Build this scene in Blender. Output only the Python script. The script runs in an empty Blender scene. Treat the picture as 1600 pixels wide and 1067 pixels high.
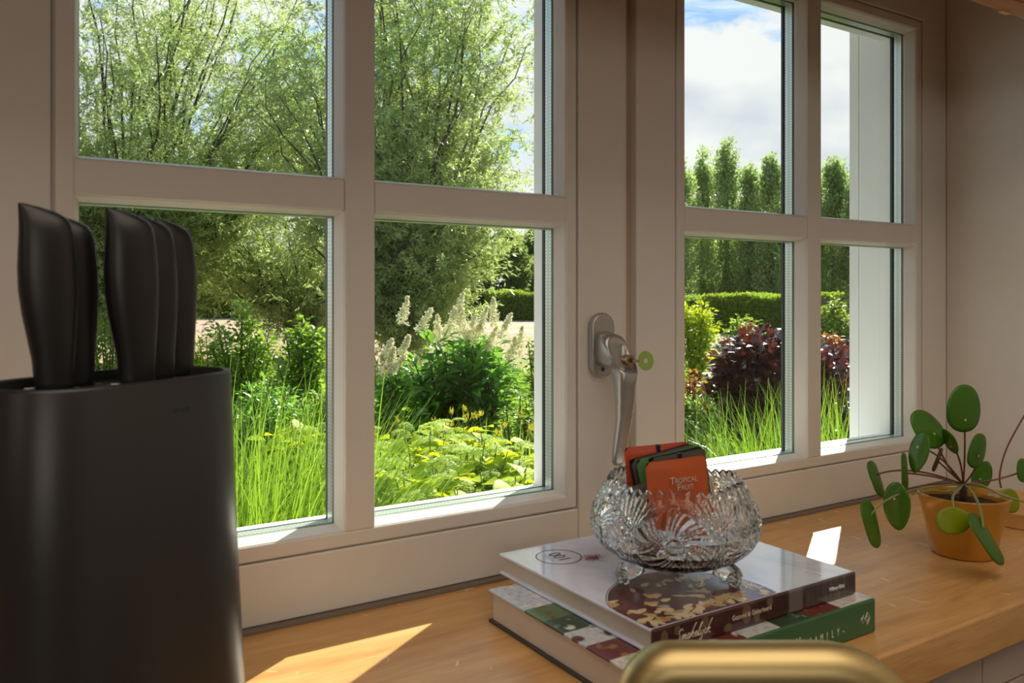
import bpy, bmesh, math, random
import numpy as np
from mathutils import Vector, Matrix
R = math.radians
random.seed(7)
rng = np.random.default_rng(11)
SC = bpy.context.scene
COL = SC.collection

# ------------------------------------------------------------------ camera
cam_d = bpy.data.cameras.new('camera'); cam = bpy.data.objects.new('camera', cam_d); COL.objects.link(cam)
YAW = R(32.4)
CAM = Vector((0.0, -0.8, 0.32))
cam.location = CAM; cam.rotation_euler = (R(90), 0, -YAW)
cam_d.sensor_width = 36; cam_d.lens = 1285 / 1600 * 36; cam_d.shift_y = -68.5 / 1600
cam_d.clip_start = 0.02; cam_d.clip_end = 500
cam_d.dof.use_dof = True; cam_d.dof.focus_distance = 1.7; cam_d.dof.aperture_fstop = 14
SC.camera = cam

# ------------------------------------------------------------------ light and exposure
SUN_AZ = Vector((0.835, 0.55, 0)).normalized(); SUN_EL = R(30.0)
SUN_DIR = Vector((SUN_AZ.x * math.cos(SUN_EL), SUN_AZ.y * math.cos(SUN_EL), math.sin(SUN_EL)))
sd = bpy.data.lights.new('sun', 'SUN'); sun = bpy.data.objects.new('sun', sd); COL.objects.link(sun)
sd.energy = 14.0; sd.angle = R(0.55); sd.color = (1.0, 0.93, 0.80)
sun.rotation_euler = (-SUN_DIR).to_track_quat('-Z', 'Y').to_euler(); sun.location = (8, 8, 8)
ld = bpy.data.lights.new('room_fill', 'AREA'); lamp = bpy.data.objects.new('room_fill', ld); COL.objects.link(lamp)  # unseen area fill behind the camera, added to lift the interior
ld.shape = 'RECTANGLE'; ld.size = 1.5; ld.size_y = 0.7; ld.energy = 9; ld.color = (1.0, 0.90, 0.80)
lamp.location = (-0.9, -3.3, 0.75); lamp.rotation_euler = (R(88), 0, R(-18))
ld = bpy.data.lights.new('room_fill_side', 'AREA'); lamp = bpy.data.objects.new('room_fill_side', ld); COL.objects.link(lamp)  # unseen fill from the left side of the room
ld.shape = 'RECTANGLE'; ld.size = 1.0; ld.size_y = 1.0; ld.energy = 2.5; ld.color = (1.0, 0.86, 0.7)
lamp.location = (-2.2, -1.4, 1.1); lamp.rotation_euler = (R(72), 0, R(-75))
ld = bpy.data.lights.new('overhead_fill', 'AREA'); lamp = bpy.data.objects.new('overhead_fill', ld); COL.objects.link(lamp)  # overhead fill added to brighten the sill, no lamp known there
ld.shape = 'RECTANGLE'; ld.size = 1.8; ld.size_y = 1.4; ld.energy = 17; ld.color = (1.0, 0.86, 0.70)
lamp.location = (0.2, -1.25, 1.6); lamp.rotation_euler = (0, 0, 0)
SC.view_settings.view_transform = 'Standard'; SC.view_settings.look = 'None'
SC.view_settings.exposure = 0.0; SC.view_settings.gamma = 1.0; SC.view_settings.use_curve_mapping = False
SC.cycles.transparent_max_bounces = 24; SC.cycles.max_bounces = 14; SC.cycles.transmission_bounces = 14
SC.cycles.sample_clamp_indirect = 6.0

# ------------------------------------------------------------------ node helpers
class NT:
    def __init__(s, tree): s.t = tree; s.t.nodes.clear()
    def n(s, typ, **kw):
        nd = s.t.nodes.new(typ)
        for k, v in kw.items():
            if k.startswith('i_'):
                nd.inputs[k[2:].replace('_', ' ')].default_value = v
            else: setattr(nd, k, v)
        return nd
    def l(s, a, b): s.t.links.new(a, b)
    def val(s, sock, v):
        if hasattr(v, 'type') and hasattr(v, 'node'): s.l(v, sock)
        else: sock.default_value = v
    def math(s, op, a, b=0.0, c=None, clamp=False):
        m = s.n('ShaderNodeMath', operation=op); m.use_clamp = clamp
        s.val(m.inputs[0], a); s.val(m.inputs[1], b)
        if c is not None: s.val(m.inputs[2], c)
        return m.outputs[0]
    def mix(s, f, a, b, blend='MIX'):
        m = s.n('ShaderNodeMix', data_type='RGBA', blend_type=blend)
        s.val(m.inputs[0], f)
        for i, v in ((6, a), (7, b)):
            if isinstance(v, (tuple, list)): m.inputs[i].default_value = (*v[:3], 1)
            else: s.l(v, m.inputs[i])
        return m.outputs[2]
    def ramp(s, f, stops, interp='LINEAR'):
        r = s.n('ShaderNodeValToRGB'); r.color_ramp.interpolation = interp
        while len(r.color_ramp.elements) < len(stops): r.color_ramp.elements.new(0.5)
        for e, (p, c) in zip(r.color_ramp.elements, stops):
            e.position = p; e.color = (*c[:3], 1) if isinstance(c, (tuple, list)) else (c, c, c, 1)
        s.l(f, r.inputs[0]); return r.outputs[0]
    def noise(s, vec=None, scale=5, detail=2, rough=0.5, dist=0):
        nz = s.n('ShaderNodeTexNoise'); nz.inputs['Scale'].default_value = scale
        nz.inputs['Detail'].default_value = detail; nz.inputs['Roughness'].default_value = rough
        nz.inputs['Distortion'].default_value = dist
        if vec is not None: s.l(vec, nz.inputs['Vector'])
        return nz.outputs['Fac']
    def mapping(s, vec, scale=(1, 1, 1), loc=(0, 0, 0), rot=(0, 0, 0)):
        m = s.n('ShaderNodeMapping'); m.inputs['Scale'].default_value = scale
        m.inputs['Location'].default_value = loc; m.inputs['Rotation'].default_value = rot
        s.l(vec, m.inputs['Vector']); return m.outputs[0]

def new_mat(name):
    m = bpy.data.materials.new(name); m.use_nodes = True
    t = NT(m.node_tree); out = t.n('ShaderNodeOutputMaterial'); return m, t, out
def pbsdf(t, out, color=(.8, .8, .8), rough=.5, metal=0, spec=.5, coat=0, bump=None, bstr=.2, bdist=.001, trans=0, ior=1.5, crough=.05):
    p = t.n('ShaderNodeBsdfPrincipled')
    if isinstance(color, (tuple, list)): p.inputs['Base Color'].default_value = (*color[:3], 1)
    else: t.l(color, p.inputs['Base Color'])
    t.val(p.inputs['Roughness'], rough); p.inputs['Metallic'].default_value = metal
    p.inputs['Specular IOR Level'].default_value = spec; p.inputs['Coat Weight'].default_value = coat
    p.inputs['Coat Roughness'].default_value = crough
    p.inputs['Transmission Weight'].default_value = trans; p.inputs['IOR'].default_value = ior
    if bump is not None:
        b = t.n('ShaderNodeBump'); b.inputs['Strength'].default_value = bstr; b.inputs['Distance'].default_value = bdist
        t.l(bump, b.inputs['Height']); t.l(b.outputs[0], p.inputs['Normal'])
    t.l(p.outputs[0], out.inputs[0]); return p
def simple(name, color, rough=.5, metal=0, spec=.5, coat=0, vary=.06, scale=40, bstr=.05):
    """plain material with a faint procedural mottling"""
    m, t, out = new_mat(name)
    tc = t.n('ShaderNodeTexCoord').outputs['Object']
    nz = t.noise(tc, scale, 3)
    c = t.mix(t.math('MULTIPLY', nz, 1.0), tuple(v * (1 - vary) for v in color), tuple(min(1, v * (1 + vary)) for v in color))
    pbsdf(t, out, c, rough, metal, spec, coat, bump=nz, bstr=bstr, bdist=.0005)
    return m

# ------------------------------------------------------------------ world: summer sky with cumulus
w = bpy.data.worlds.new('sky'); SC.world = w; w.use_nodes = True
t = NT(w.node_tree); wo = t.n('ShaderNodeOutputWorld'); bg = t.n('ShaderNodeBackground')
tc = t.n('ShaderNodeTexCoord').outputs['Generated']
sep = t.n('ShaderNodeSeparateXYZ'); t.l(tc, sep.inputs[0])
blue = t.ramp(sep.outputs[2], [(0.0, (.70, .80, .92)), (.18, (.42, .60, .84)), (.36, (.24, .43, .72)), (1, (.12, .27, .62))])
big = t.noise(t.mapping(tc, (1.0, 1.0, 1.4), (2.15, .4, .35)), 3.6, 9, .56, .1)
fine = t.noise(t.mapping(tc, (1.5, 1.5, 7.0), (.3, 4.4, 0)), 7, 6, .62, .5)
cov = t.math('ADD', t.math('ADD', t.math('MULTIPLY', big, .95), t.math('MULTIPLY', fine, .05)), t.math('MULTIPLY', t.math('SUBTRACT', .245, sep.outputs[2], clamp=False), .8))
mask = t.ramp(cov, [(.45, 0.0), (.50, 1.0)])
shade = t.ramp(t.noise(t.mapping(tc, (1, 1, 1.6), (5.2, 1, 3)), 7, 7, .5), [(.30, (.50, .54, .60)), (.46, (.64, .66, .68)), (.56, (.74, .74, .73))])
wisp = t.math('MULTIPLY', t.ramp(fine, [(.42, 0.0), (.62, 1.0)]), .55)
c1 = t.mix(wisp, blue, (.86, .9, .95))
cc = t.mix(mask, c1, shade)
t.l(cc, bg.inputs[0]); bg.inputs[1].default_value = 1.4; t.l(bg.outputs[0], wo.inputs[0])

# ------------------------------------------------------------------ geometry helpers
def P(px, py, dist):
    """world point on the ray of photograph pixel (px,py) at axial distance dist (metres)"""
    s, c = math.sin(YAW), math.cos(YAW); u = (px - 800) / 1285; v = (465 - py) / 1285
    return Vector((CAM.x + dist * (s + u * c), CAM.y + dist * (c - u * s), CAM.z + dist * v))
VR = Vector((math.cos(YAW), -math.sin(YAW), 0)); VU = Vector((0, 0, 1)); VF = Vector((math.sin(YAW), math.cos(YAW), 0))

class MB:
    def __init__(s): s.v = []; s.f = []; s.m = []
    def add(s, vs, fs, mi=0):
        o = len(s.v); s.v += [tuple(v) for v in vs]; s.f += [tuple(i + o for i in f) for f in fs]; s.m += [mi] * len(fs); return s
    def box(s, x0, x1, y0, y1, z0, z1, mi=0):
        vs = [(x0, y0, z0), (x1, y0, z0), (x1, y1, z0), (x0, y1, z0), (x0, y0, z1), (x1, y0, z1), (x1, y1, z1), (x0, y1, z1)]
        return s.add(vs, [(0, 3, 2, 1), (4, 5, 6, 7), (0, 1, 5, 4), (1, 2, 6, 5), (2, 3, 7, 6), (3, 0, 4, 7)], mi)
    def ring(s, rect, prof, mi=0):
        """closed profile [(inset, y)] swept with mitres round rect (x0,x1,z0,z1)"""
        x0, x1, z0, z1 = rect; n = len(prof); vs = []
        for d, y in prof: vs += [(x0 + d, y, z0 + d), (x1 - d, y, z0 + d), (x1 - d, y, z1 - d), (x0 + d, y, z1 - d)]
        fs = []
        for i in range(n):
            j = (i + 1) % n
            for k in range(4):
                l = (k + 1) % 4; fs.append((i * 4 + k, j * 4 + k, j * 4 + l, i * 4 + l))
        return s.add(vs, fs, mi)
    def lathe(s, prof, seg=48, c=(0, 0, 0), mi=0, cap=True):
        n = len(prof); vs = []
        for r, z in prof:
            for k in range(seg):
                a = 2 * math.pi * k / seg; vs.append((c[0] + r * math.cos(a), c[1] + r * math.sin(a), c[2] + z))
        fs = [(i * seg + k, i * seg + (k + 1) % seg, (i + 1) * seg + (k + 1) % seg, (i + 1) * seg + k) for i in range(n - 1) for k in range(seg)]
        if cap: fs += [tuple(reversed(range(seg))), tuple(range((n - 1) * seg, n * seg))]
        return s.add(vs, fs, mi)
    def tube(s, pts, rad, seg=8, mi=0, flat=1.0, up=None):
        pts = [Vector(p) for p in pts]; n = len(pts)
        if not isinstance(rad, (list, tuple)): rad = [rad] * n
        vs = []; prev = None
        for i, p in enumerate(pts):
            d = (pts[min(i + 1, n - 1)] - pts[max(i - 1, 0)]).normalized()
            if prev is None:
                a = up if up is not None else (Vector((0, 0, 1)) if abs(d.z) < .9 else Vector((1, 0, 0)))
                x = d.cross(a).normalized()
            else: x = (prev - d * prev.dot(d)).normalized()
            prev = x; y = d.cross(x)
            for k in range(seg):
                a = 2 * math.pi * k / seg; vs.append(p + x * (rad[i] * math.cos(a)) + y * (rad[i] * flat * math.sin(a)))
        fs = [(i * seg + k, i * seg + (k + 1) % seg, (i + 1) * seg + (k + 1) % seg, (i + 1) * seg + k) for i in range(n - 1) for k in range(seg)]
        fs += [tuple(reversed(range(seg))), tuple(range((n - 1) * seg, n * seg))]
        return s.add(vs, fs, mi)
    def build(s, name, mat, parent=None, smooth=False, bevel=0, seg=2, recalc=True):
        me = bpy.data.meshes.new(name); me.from_pydata(s.v, [], s.f)
        for m_ in (mat if isinstance(mat, (list, tuple)) else [mat]): me.materials.append(m_)
        me.polygons.foreach_set('material_index', s.m)
        if recalc:
            bm = bmesh.new(); bm.from_mesh(me); bmesh.ops.recalc_face_normals(bm, faces=bm.faces); bm.to_mesh(me); bm.free()
        if smooth: me.polygons.foreach_set('use_smooth', [True] * len(me.polygons))
        o = bpy.data.objects.new(name, me); COL.objects.link(o)
        if parent is not None: o.parent = parent
        if bevel:
            b = o.modifiers.new('bevel', 'BEVEL'); b.width = bevel; b.segments = seg; b.limit_method = 'ANGLE'; b.angle_limit = R(40)
            me.polygons.foreach_set('use_smooth', [True] * len(me.polygons)); b.harden_normals = True
        return o
def tag(o, label=None, cat=None, group=None, kind=None):
    for k, v in (('label', label), ('category', cat), ('group', group), ('kind', kind)):
        if v: o[k] = v
    return o
def empty(name, loc=(0, 0, 0), rz=0):
    o = bpy.data.objects.new(name, None); COL.objects.link(o); o.location = loc; o.rotation_euler = (0, 0, rz)
    o.empty_display_size = .05; return o
def link_mesh(name, me, parent, M=None):
    o = bpy.data.objects.new(name, me); COL.objects.link(o); o.parent = parent
    if M is not None: o.matrix_local = M
    return o
def text_mesh(name, body, size, M, mat, parent, extrude=.00012, shear=0, align='CENTER', bold=0, space=1.0, xs=1.0, label=None):
    cu = bpy.data.curves.new(name, 'FONT'); cu.body = body; cu.size = size; cu.extrude = extrude; cu.shear = shear
    cu.align_x = align; cu.align_y = 'CENTER'; cu.offset = bold; cu.space_character = space; cu.resolution_u = 3
    tmp = bpy.data.objects.new('tmp', cu); COL.objects.link(tmp)
    dg = bpy.context.evaluated_depsgraph_get(); me = bpy.data.meshes.new_from_object(tmp.evaluated_get(dg))
    bpy.data.objects.remove(tmp); me.materials.clear(); me.materials.append(mat)
    me.transform(Matrix.Diagonal((xs, 1, 1, 1))); me.name = name
    o = link_mesh(name, me, parent, M)
    if label: o['label'] = label
    return o
def frame_M(o, x, y, z=None):
    x = Vector(x).normalized(); y = Vector(y).normalized(); z = x.cross(y).normalized(); y = z.cross(x)
    return Matrix(((x.x, y.x, z.x, o[0]), (x.y, y.y, z.y, o[1]), (x.z, y.z, z.z, o[2]), (0, 0, 0, 1)))
def fast_mesh(name, V, F, mat, var=None, smooth=False):
    """numpy verts (n,3) and faces (m,k), same k"""
    me = bpy.data.meshes.new(name); V = np.ascontiguousarray(V, dtype=np.float32); F = np.ascontiguousarray(F, dtype=np.int32)
    m, k = F.shape
    me.vertices.add(len(V)); me.vertices.foreach_set('co', V.ravel())
    me.loops.add(m * k); me.loops.foreach_set('vertex_index', F.ravel())
    me.polygons.add(m); me.polygons.foreach_set('loop_start', np.arange(0, m * k, k, dtype=np.int32))
    try: me.polygons.foreach_set('loop_total', np.full(m, k, dtype=np.int32))
    except Exception: pass
    if smooth: me.polygons.foreach_set('use_smooth', np.ones(m, dtype=bool))
    if var is not None:
        a = me.attributes.new('tone', 'FLOAT', 'POINT'); a.data.foreach_set('value', np.ascontiguousarray(var, dtype=np.float32))
    me.materials.append(mat); me.update(calc_edges=True); me.validate(); return me

# ================================================================== materials of the room
m_paint = simple('window_paint', (.73, .70, .65), .38, vary=.03, scale=25, bstr=.03)
m_wallp = simple('wall_plaster', (.70, .655, .60), .75, vary=.03, scale=60, bstr=.08)
m_outer = simple('outer_white_paint', (.92, .945, .925), .4, vary=.02)
m_gasket = simple('rubber_gasket', (.035, .05, .05), .5)
m_gap = simple('sill_gap_profile', (.20, .155, .12), .6)  # grey-brown sealing profile under the window
m_dark = simple('room_floor', (.30, .24, .19), .6)
def glass_pane_mat():
    m, t, out = new_mat('window_glass')
    tr = t.n('ShaderNodeBsdfTransparent'); tr.inputs[0].default_value = (.985, .995, .99, 1)
    gl = t.n('ShaderNodeBsdfGlossy'); gl.inputs['Roughness'].default_value = 0.0
    fr = t.n('ShaderNodeFresnel'); fr.inputs['IOR'].default_value = 1.3
    gm = t.n('ShaderNodeNewGeometry'); ff = t.math('MULTIPLY', fr.outputs[0], t.math('SUBTRACT', 1.0, gm.outputs['Backfacing']))
    mx = t.n('ShaderNodeMixShader'); t.l(ff, mx.inputs[0]); t.l(tr.outputs[0], mx.inputs[1]); t.l(gl.outputs[0], mx.inputs[2])
    t.l(mx.outputs[0], out.inputs[0]); return m
m_pane = glass_pane_mat()
def spacer_mat():
    m, t, out = new_mat('perforated_spacer')
    tc = t.n('ShaderNodeTexCoord').outputs['Object']; sp = t.n('ShaderNodeSeparateXYZ'); t.l(tc, sp.inputs[0])
    al = t.math('ADD', sp.outputs[0], sp.outputs[2])
    a = t.math('ABSOLUTE', t.math('SUBTRACT', t.math('FRACT', t.math('DIVIDE', al, .0042)), .5))
    yy = t.math('ABSOLUTE', t.math('SUBTRACT', t.math('ABSOLUTE', t.math('SUBTRACT', sp.outputs[1], .031)), .0045))
    d1 = t.math('LESS_THAN', a, .2); d2 = t.math('LESS_THAN', yy, .0011)
    c = t.mix(t.math('MULTIPLY', d1, d2), (.52, .62, .56), (.92, .95, .93))
    pbsdf(t, out, c, .32, .55); return m
m_spacer = spacer_mat()

# ================================================================== window
ZB, ZM0, ZM1, ZT = .081, .4088, .4410, .770
def make_window(name, x0, xm0, xm1, x1, sx0, sx1, label):
    w_ = empty(name); w_['kind'] = 'structure'; w_['label'] = label
    rect = (x0, x1, ZB, ZT); BW = .0158; ZS0, ZS1 = .003, .868
    # sash stiles and rails
    a, b, c, d = x0 - BW - .0022, x1 + BW + .0022, ZB - BW - .0014, ZT + BW + .0014
    for nm, bx in (('sash_stile', (sx0, a, .0, .052, ZS0, ZS1)), ('sash_stile', (b, sx1, .0, .052, ZS0, ZS1)),
                   ('sash_rail', (a, b, .0002, .052, ZS0, c)), ('sash_rail', (a, b, .0002, .052, d, ZS1))):
        MB().box(*bx).build(nm, m_paint, w_, bevel=.0022)
    MB().ring(rect, [(-BW, .0004), (0, .0004), (0, .03), (-BW, .03)]).build('glazing_bead', m_paint, w_, bevel=.0028, seg=3)
    MB().ring(rect, [(-BW - .004, .006), (-BW + .003, .006), (-BW + .003, .05), (-BW - .004, .05)]).build('rebate', m_paint, w_)
    # outer half of the sash
    MB().ring(rect, [(-.03, .046), (.002, .046), (.002, .068), (-.03, .068)]).build('outer_sash', m_outer, w_, bevel=.001)
    # muntins
    MB().box(xm0, xm1, 0, .045, ZB - .001, ZT + .001).build('vertical_muntin', m_paint, w_, bevel=.0022)
    for p, q in ((x0 - .001, xm0), (xm1, x1 + .001)):
        MB().box(p, q, .0004, .045, ZM0, ZM1).build('horizontal_muntin', m_paint, w_, bevel=.0022)
    for p, q in ((x0, xm0), (xm1, x1)):
        for e, f in ((ZB, ZM0), (ZM1, ZT)):
            r_ = (p, q, e, f)
            MB().ring(r_, [(-.002, .003), (.0004, .003), (.0042, .019), (.0042, .0212), (-.002, .0212)]).build('pane_moulding', m_paint, w_)
            pn = MB().box(p + .001, q - .001, .0212, .0248, e + .001, f - .001).box(p + .001, q - .001, .038, .0415, e + .001, f - .001).build('pane', m_pane, w_)
            MB().ring(r_, [(.0, .0250), (.0052, .0250), (.0052, .0378), (.0, .0378)]).build('spacer', m_spacer, w_)
            MB().ring(r_, [(-.001, .0417), (.0045, .0417), (.0045, .0458), (-.001, .0458)]).build('gasket', m_gasket, w_)
    return w_
win1 = make_window('window_1', .0619, .3061, .3390, .5855, -.032, .6765, 'left casement of the white four-pane window with the grey handle')
win2 = make_window('window_2', .7814, 1.0310, 1.0626, 1.3110, .6955, 1.3995, 'right casement of the white window beside the side wall')
# meeting stile strips between the casements
g = MB().box(.6765, .6835, .004, .05, .003, .868).build('trim_1', m_paint, bevel=.003); tag(g, 'rounded strip where the two casements meet', kind='structure')
g = MB().box(.6835, .6956, .012, .05, .003, .868).build('trim_2', simple('meeting_rebate_paint', (.56, .42, .30), .5), bevel=.001); tag(g, 'recessed brownish joint between the two casements', kind='structure')
g = MB().box(.600, .765, .052, .069, .003, .868).build('trim_3', m_outer); tag(g, 'outer cover strip of the meeting stiles', kind='structure')
g = MB().box(-.032, 1.3995, -.010, .03, .0, .0029).build('trim_4', m_gap); tag(g, 'dark sealing strip between window and oak sill', kind='structure')
# outside reveal boards
rv = empty('trim_5'); tag(rv, 'white boards lining the outer window reveal on the right', kind='structure')
MB().box(1.3108, 1.345, .0685, .1085, -.05, .95).build('reveal_board', m_outer, rv, bevel=.0008)
MB().box(1.3108, 1.345, .1095, .128, -.05, .95).build('reveal_board', m_outer, rv, bevel=.0008)
MB().box(1.3125, 1.345, .108, .111, -.05, .95).build('board_joint', m_outer, rv)
g = MB().box(-.035, .060, .0685, .128, -.05, .95).build('trim_6', m_outer); tag(g, 'white board lining the outer reveal on the left', kind='structure')
g = MB().add([(-.04, .0685, .060), (1.311, .0685, .060), (1.311, .165, .035), (-.04, .165, .035), (-.04, .0685, .02), (1.311, .0685, .02), (1.311, .165, .015), (-.04, .165, .015)],
             [(0, 1, 2, 3), (4, 7, 6, 5), (0, 4, 5, 1), (1, 5, 6, 2), (2, 6, 7, 3), (3, 7, 4, 0)]).build('trim_7', m_outer); tag(g, 'outer window sill', kind='structure')

# handle on the left casement
m_alu = simple('satin_aluminium', (.47, .46, .45), .36, metal=.85, vary=.03, scale=200, bstr=.03)
m_brass_dark = simple('old_brass', (.42, .29, .16), .35, metal=.9)
hd = empty('window_handle'); hd.parent = win1; hd['label'] = 'satin grey lockable window handle'
def stadium(cx, cz, w2, h2, n=12):
    pts = []
    for k in range(n + 1): a = math.pi * k / n; pts.append((cx + w2 * math.cos(a), cz + (h2 - w2) + w2 * math.sin(a)))
    for k in range(n + 1): a = math.pi + math.pi * k / n; pts.append((cx + w2 * math.cos(a), cz - (h2 - w2) + w2 * math.sin(a)))
    return pts
def prism_y(mb, pts, y0, y1, mi=0):
    n = len(pts); vs = [(x, y0, z) for x, z in pts] + [(x, y1, z) for x, z in pts]
    fs = [tuple(range(n)), tuple(reversed(range(n, 2 * n)))] + [(i, n + i, n + (i + 1) % n, (i + 1) % n) for i in range(n)]
    return mb.add(vs, fs, mi)
HX, HZ = .6345, .2615
prism_y(MB(), stadium(HX, HZ, .0178, .0400), -.0105, 0).build('handle_plate', m_alu, hd, bevel=.003, seg=3)
for dz in (-.029,):
    prism_y(MB(), [(HX - .002 + .0026 * math.cos(a), HZ + dz + .0026 * math.sin(a)) for a in [k * math.pi / 5 for k in range(10)]], -.0112, -.009).build('screw', m_gasket, hd)
# lever: neck out of the plate, then down
def loft(mb, secs, mi=0):
    """secs: lists of equal length of points, closed loops"""
    n = len(secs[0]); vs = [p for s_ in secs for p in s_]
    fs = [(i * n + k, i * n + (k + 1) % n, (i + 1) * n + (k + 1) % n, (i + 1) * n + k) for i in range(len(secs) - 1) for k in range(n)]
    fs += [tuple(reversed(range(n))), tuple(range((len(secs) - 1) * n, len(secs) * n))]
    return mb.add(vs, fs, mi)
def oval(c, ax, ay, ra, rb, n=24, pw=.62):
    out = []
    for k in range(n):
        a = 2 * math.pi * k / n; ca, sa = math.cos(a), math.sin(a)
        out.append(Vector(c) + Vector(ax) * (ra * math.copysign(abs(ca) ** pw, ca)) + Vector(ay) * (rb * math.copysign(abs(sa) ** pw, sa)))
    return out
zt = HZ - .004
path = [((HX, -.009, zt), 0, .0162, .0215), ((HX, -.024, zt - .001), 3, .0155, .0205), ((HX, -.037, zt - .003), 14, .0150, .0205),
        ((HX, -.0455, zt - .010), 45, .0146, .0215), ((HX, -.0480, zt - .024), 78, .0140, .0150), ((HX, -.0495, zt - .040), 88, .0128, .0098),
        ((HX, -.0500, zt - .058), 90, .0116, .0080), ((HX, -.048, zt - .080), 94, .0098, .0068), ((HX, -.044, zt - .100), 97, .0095, .0062),
        ((HX, -.040, zt - .120), 99, .0090, .0058), ((HX, -.0375, zt - .134), 99, .0080, .0050), ((HX, -.0370, zt - .138), 99, .0045, .003)]
secs = [oval(c, (1, 0, 0), (0, math.sin(R(a)), math.cos(R(a))), rx, ry) for c, a, rx, ry in path]
loft(MB(), secs).build('lever', m_alu, hd, smooth=True)
lk = MB(); c0 = Vector((HX, -.0555, zt - .011))
prism_y(lk, [(HX + .0066 * math.cos(k * math.pi / 10), c0.z + .0066 * math.sin(k * math.pi / 10)) for k in range(20)], -.0605, -.050)
lk.build('lock_barrel', m_brass_dark, hd, bevel=.0008)
kk = MB(); prism_y(kk, [(HX + .0028 * math.cos(k * math.pi / 6), c0.z + .0028 * math.sin(k * math.pi / 6)) for k in range(12)], -.0611, -.0604)
kk.build('keyhole', m_gasket, hd)
# key with green plastic head
def green_plastic():
    m, t, out = new_mat('green_plastic')
    pbsdf(t, out, (.42, .62, .16), .3, trans=.35, ior=1.3); return m
key = empty('key', (HX, -.062, c0.z)); tag(key, 'small key with round pale green plastic head in the handle lock', 'key')
MB().tube([(0, .004, 0), (0, -.012, 0)], .0013, 8).build('key_shaft', m_brass_dark, key, smooth=True)
kh = MB(); nn = 28; vs = []
for y in (-.0014, .0014):
    pass
for rr in (.0115, .0028):
    for dx in (-.0013, .0013):
        for k in range(nn):
            a = 2 * math.pi * k / nn; vs.append((dx, -.0165 + rr * math.cos(a) * .82, rr * math.sin(a)))
fs = []
for k in range(nn):
    l = (k + 1) % nn
    fs += [(k, l, nn + l, nn + k), (2 * nn + k, 3 * nn + k, 3 * nn + l, 2 * nn + l), (k, 2 * nn + k, 2 * nn + l, l), (nn + k, nn + l, 3 * nn + l, 3 * nn + k)]
kh.add(vs, fs); o = kh.build('key_head', green_plastic(), key, bevel=.0004); o.rotation_euler = (0, 0, R(38))

# ================================================================== room shell
m_dim = simple('taupe_wall', (.30, .25, .21), .7)
XL, YB, ZF, ZC, XR = -2.6, -3.9, -.90, 1.65, 1.40
wf = empty('wall_front'); tag(wf, 'wall around the window with tiles under the sill', kind='structure')
wl = MB()
wl.box(XL, -.034, 0, .12, ZF, ZC).box(-.034, XR + .3, 0, .12, .870, ZC).box(-.034, XR + .3, .001, .12, ZF, -.002).box(1.3996, XR + .3, .001, .12, -.05, .9).box(-.034, 1.3996, .03, .12, -.003, .002)
wl.build('wall_surface', m_wallp, wf)
# tiled apron below the sill
m_grout = simple('grout', (.72, .68, .62), .9, vary=.08, scale=300)
m_tile = simple('beige_tile', (.50, .40, .33), .25, vary=.15, scale=9, bstr=.02)
MB().box(XL, XR, -.334, 0, ZF, -.045).build('apron', m_grout, wf)
tile_me = None; TW, TH = .2, .1; nt = 0
for row in range(3):
    z1 = -.0945 - TH * (row - 1) if row else -.0455
    z0 = -.0945 if row == 0 else z1 - TH
    x = .875 - 6 * TW + (TW / 2 if row % 2 else 0)
    while x < XR - .01:
        xa, xb = max(x, -.4) + .0012, min(x + TW, XR) - .0012
        if xb > xa + .01 and xb > -.35:
            MB().box(xa, xb, -.3385, -.333, z0 + .0012, z1 - .0012 if row else z1).build('tile', m_tile, wf, bevel=.0008, seg=1)
        x += TW
g = MB().box(XR, XR + .15, YB, -.0002, ZF, ZC).build('wall_right', m_wallp); tag(g, 'plain plastered side wall right of the window', kind='structure')
g = MB().box(XL - .15, XL, YB, .1, ZF, ZC).build('wall_left', m_dim); tag(g, kind='structure')
g = MB().box(XL - .15, XR + .15, YB - .15, YB, ZF, ZC).build('wall_back', m_dim); tag(g, kind='structure')
g = MB().box(XL - .15, XR + .15, YB - .15, .12, ZF - .1, ZF).build('floor', m_dark); tag(g, kind='structure')
g = MB().box(XL - .15, XR + .15, YB - .15, .12, ZC, ZC + .1).build('ceiling', m_wallp); tag(g, kind='structure')

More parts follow.
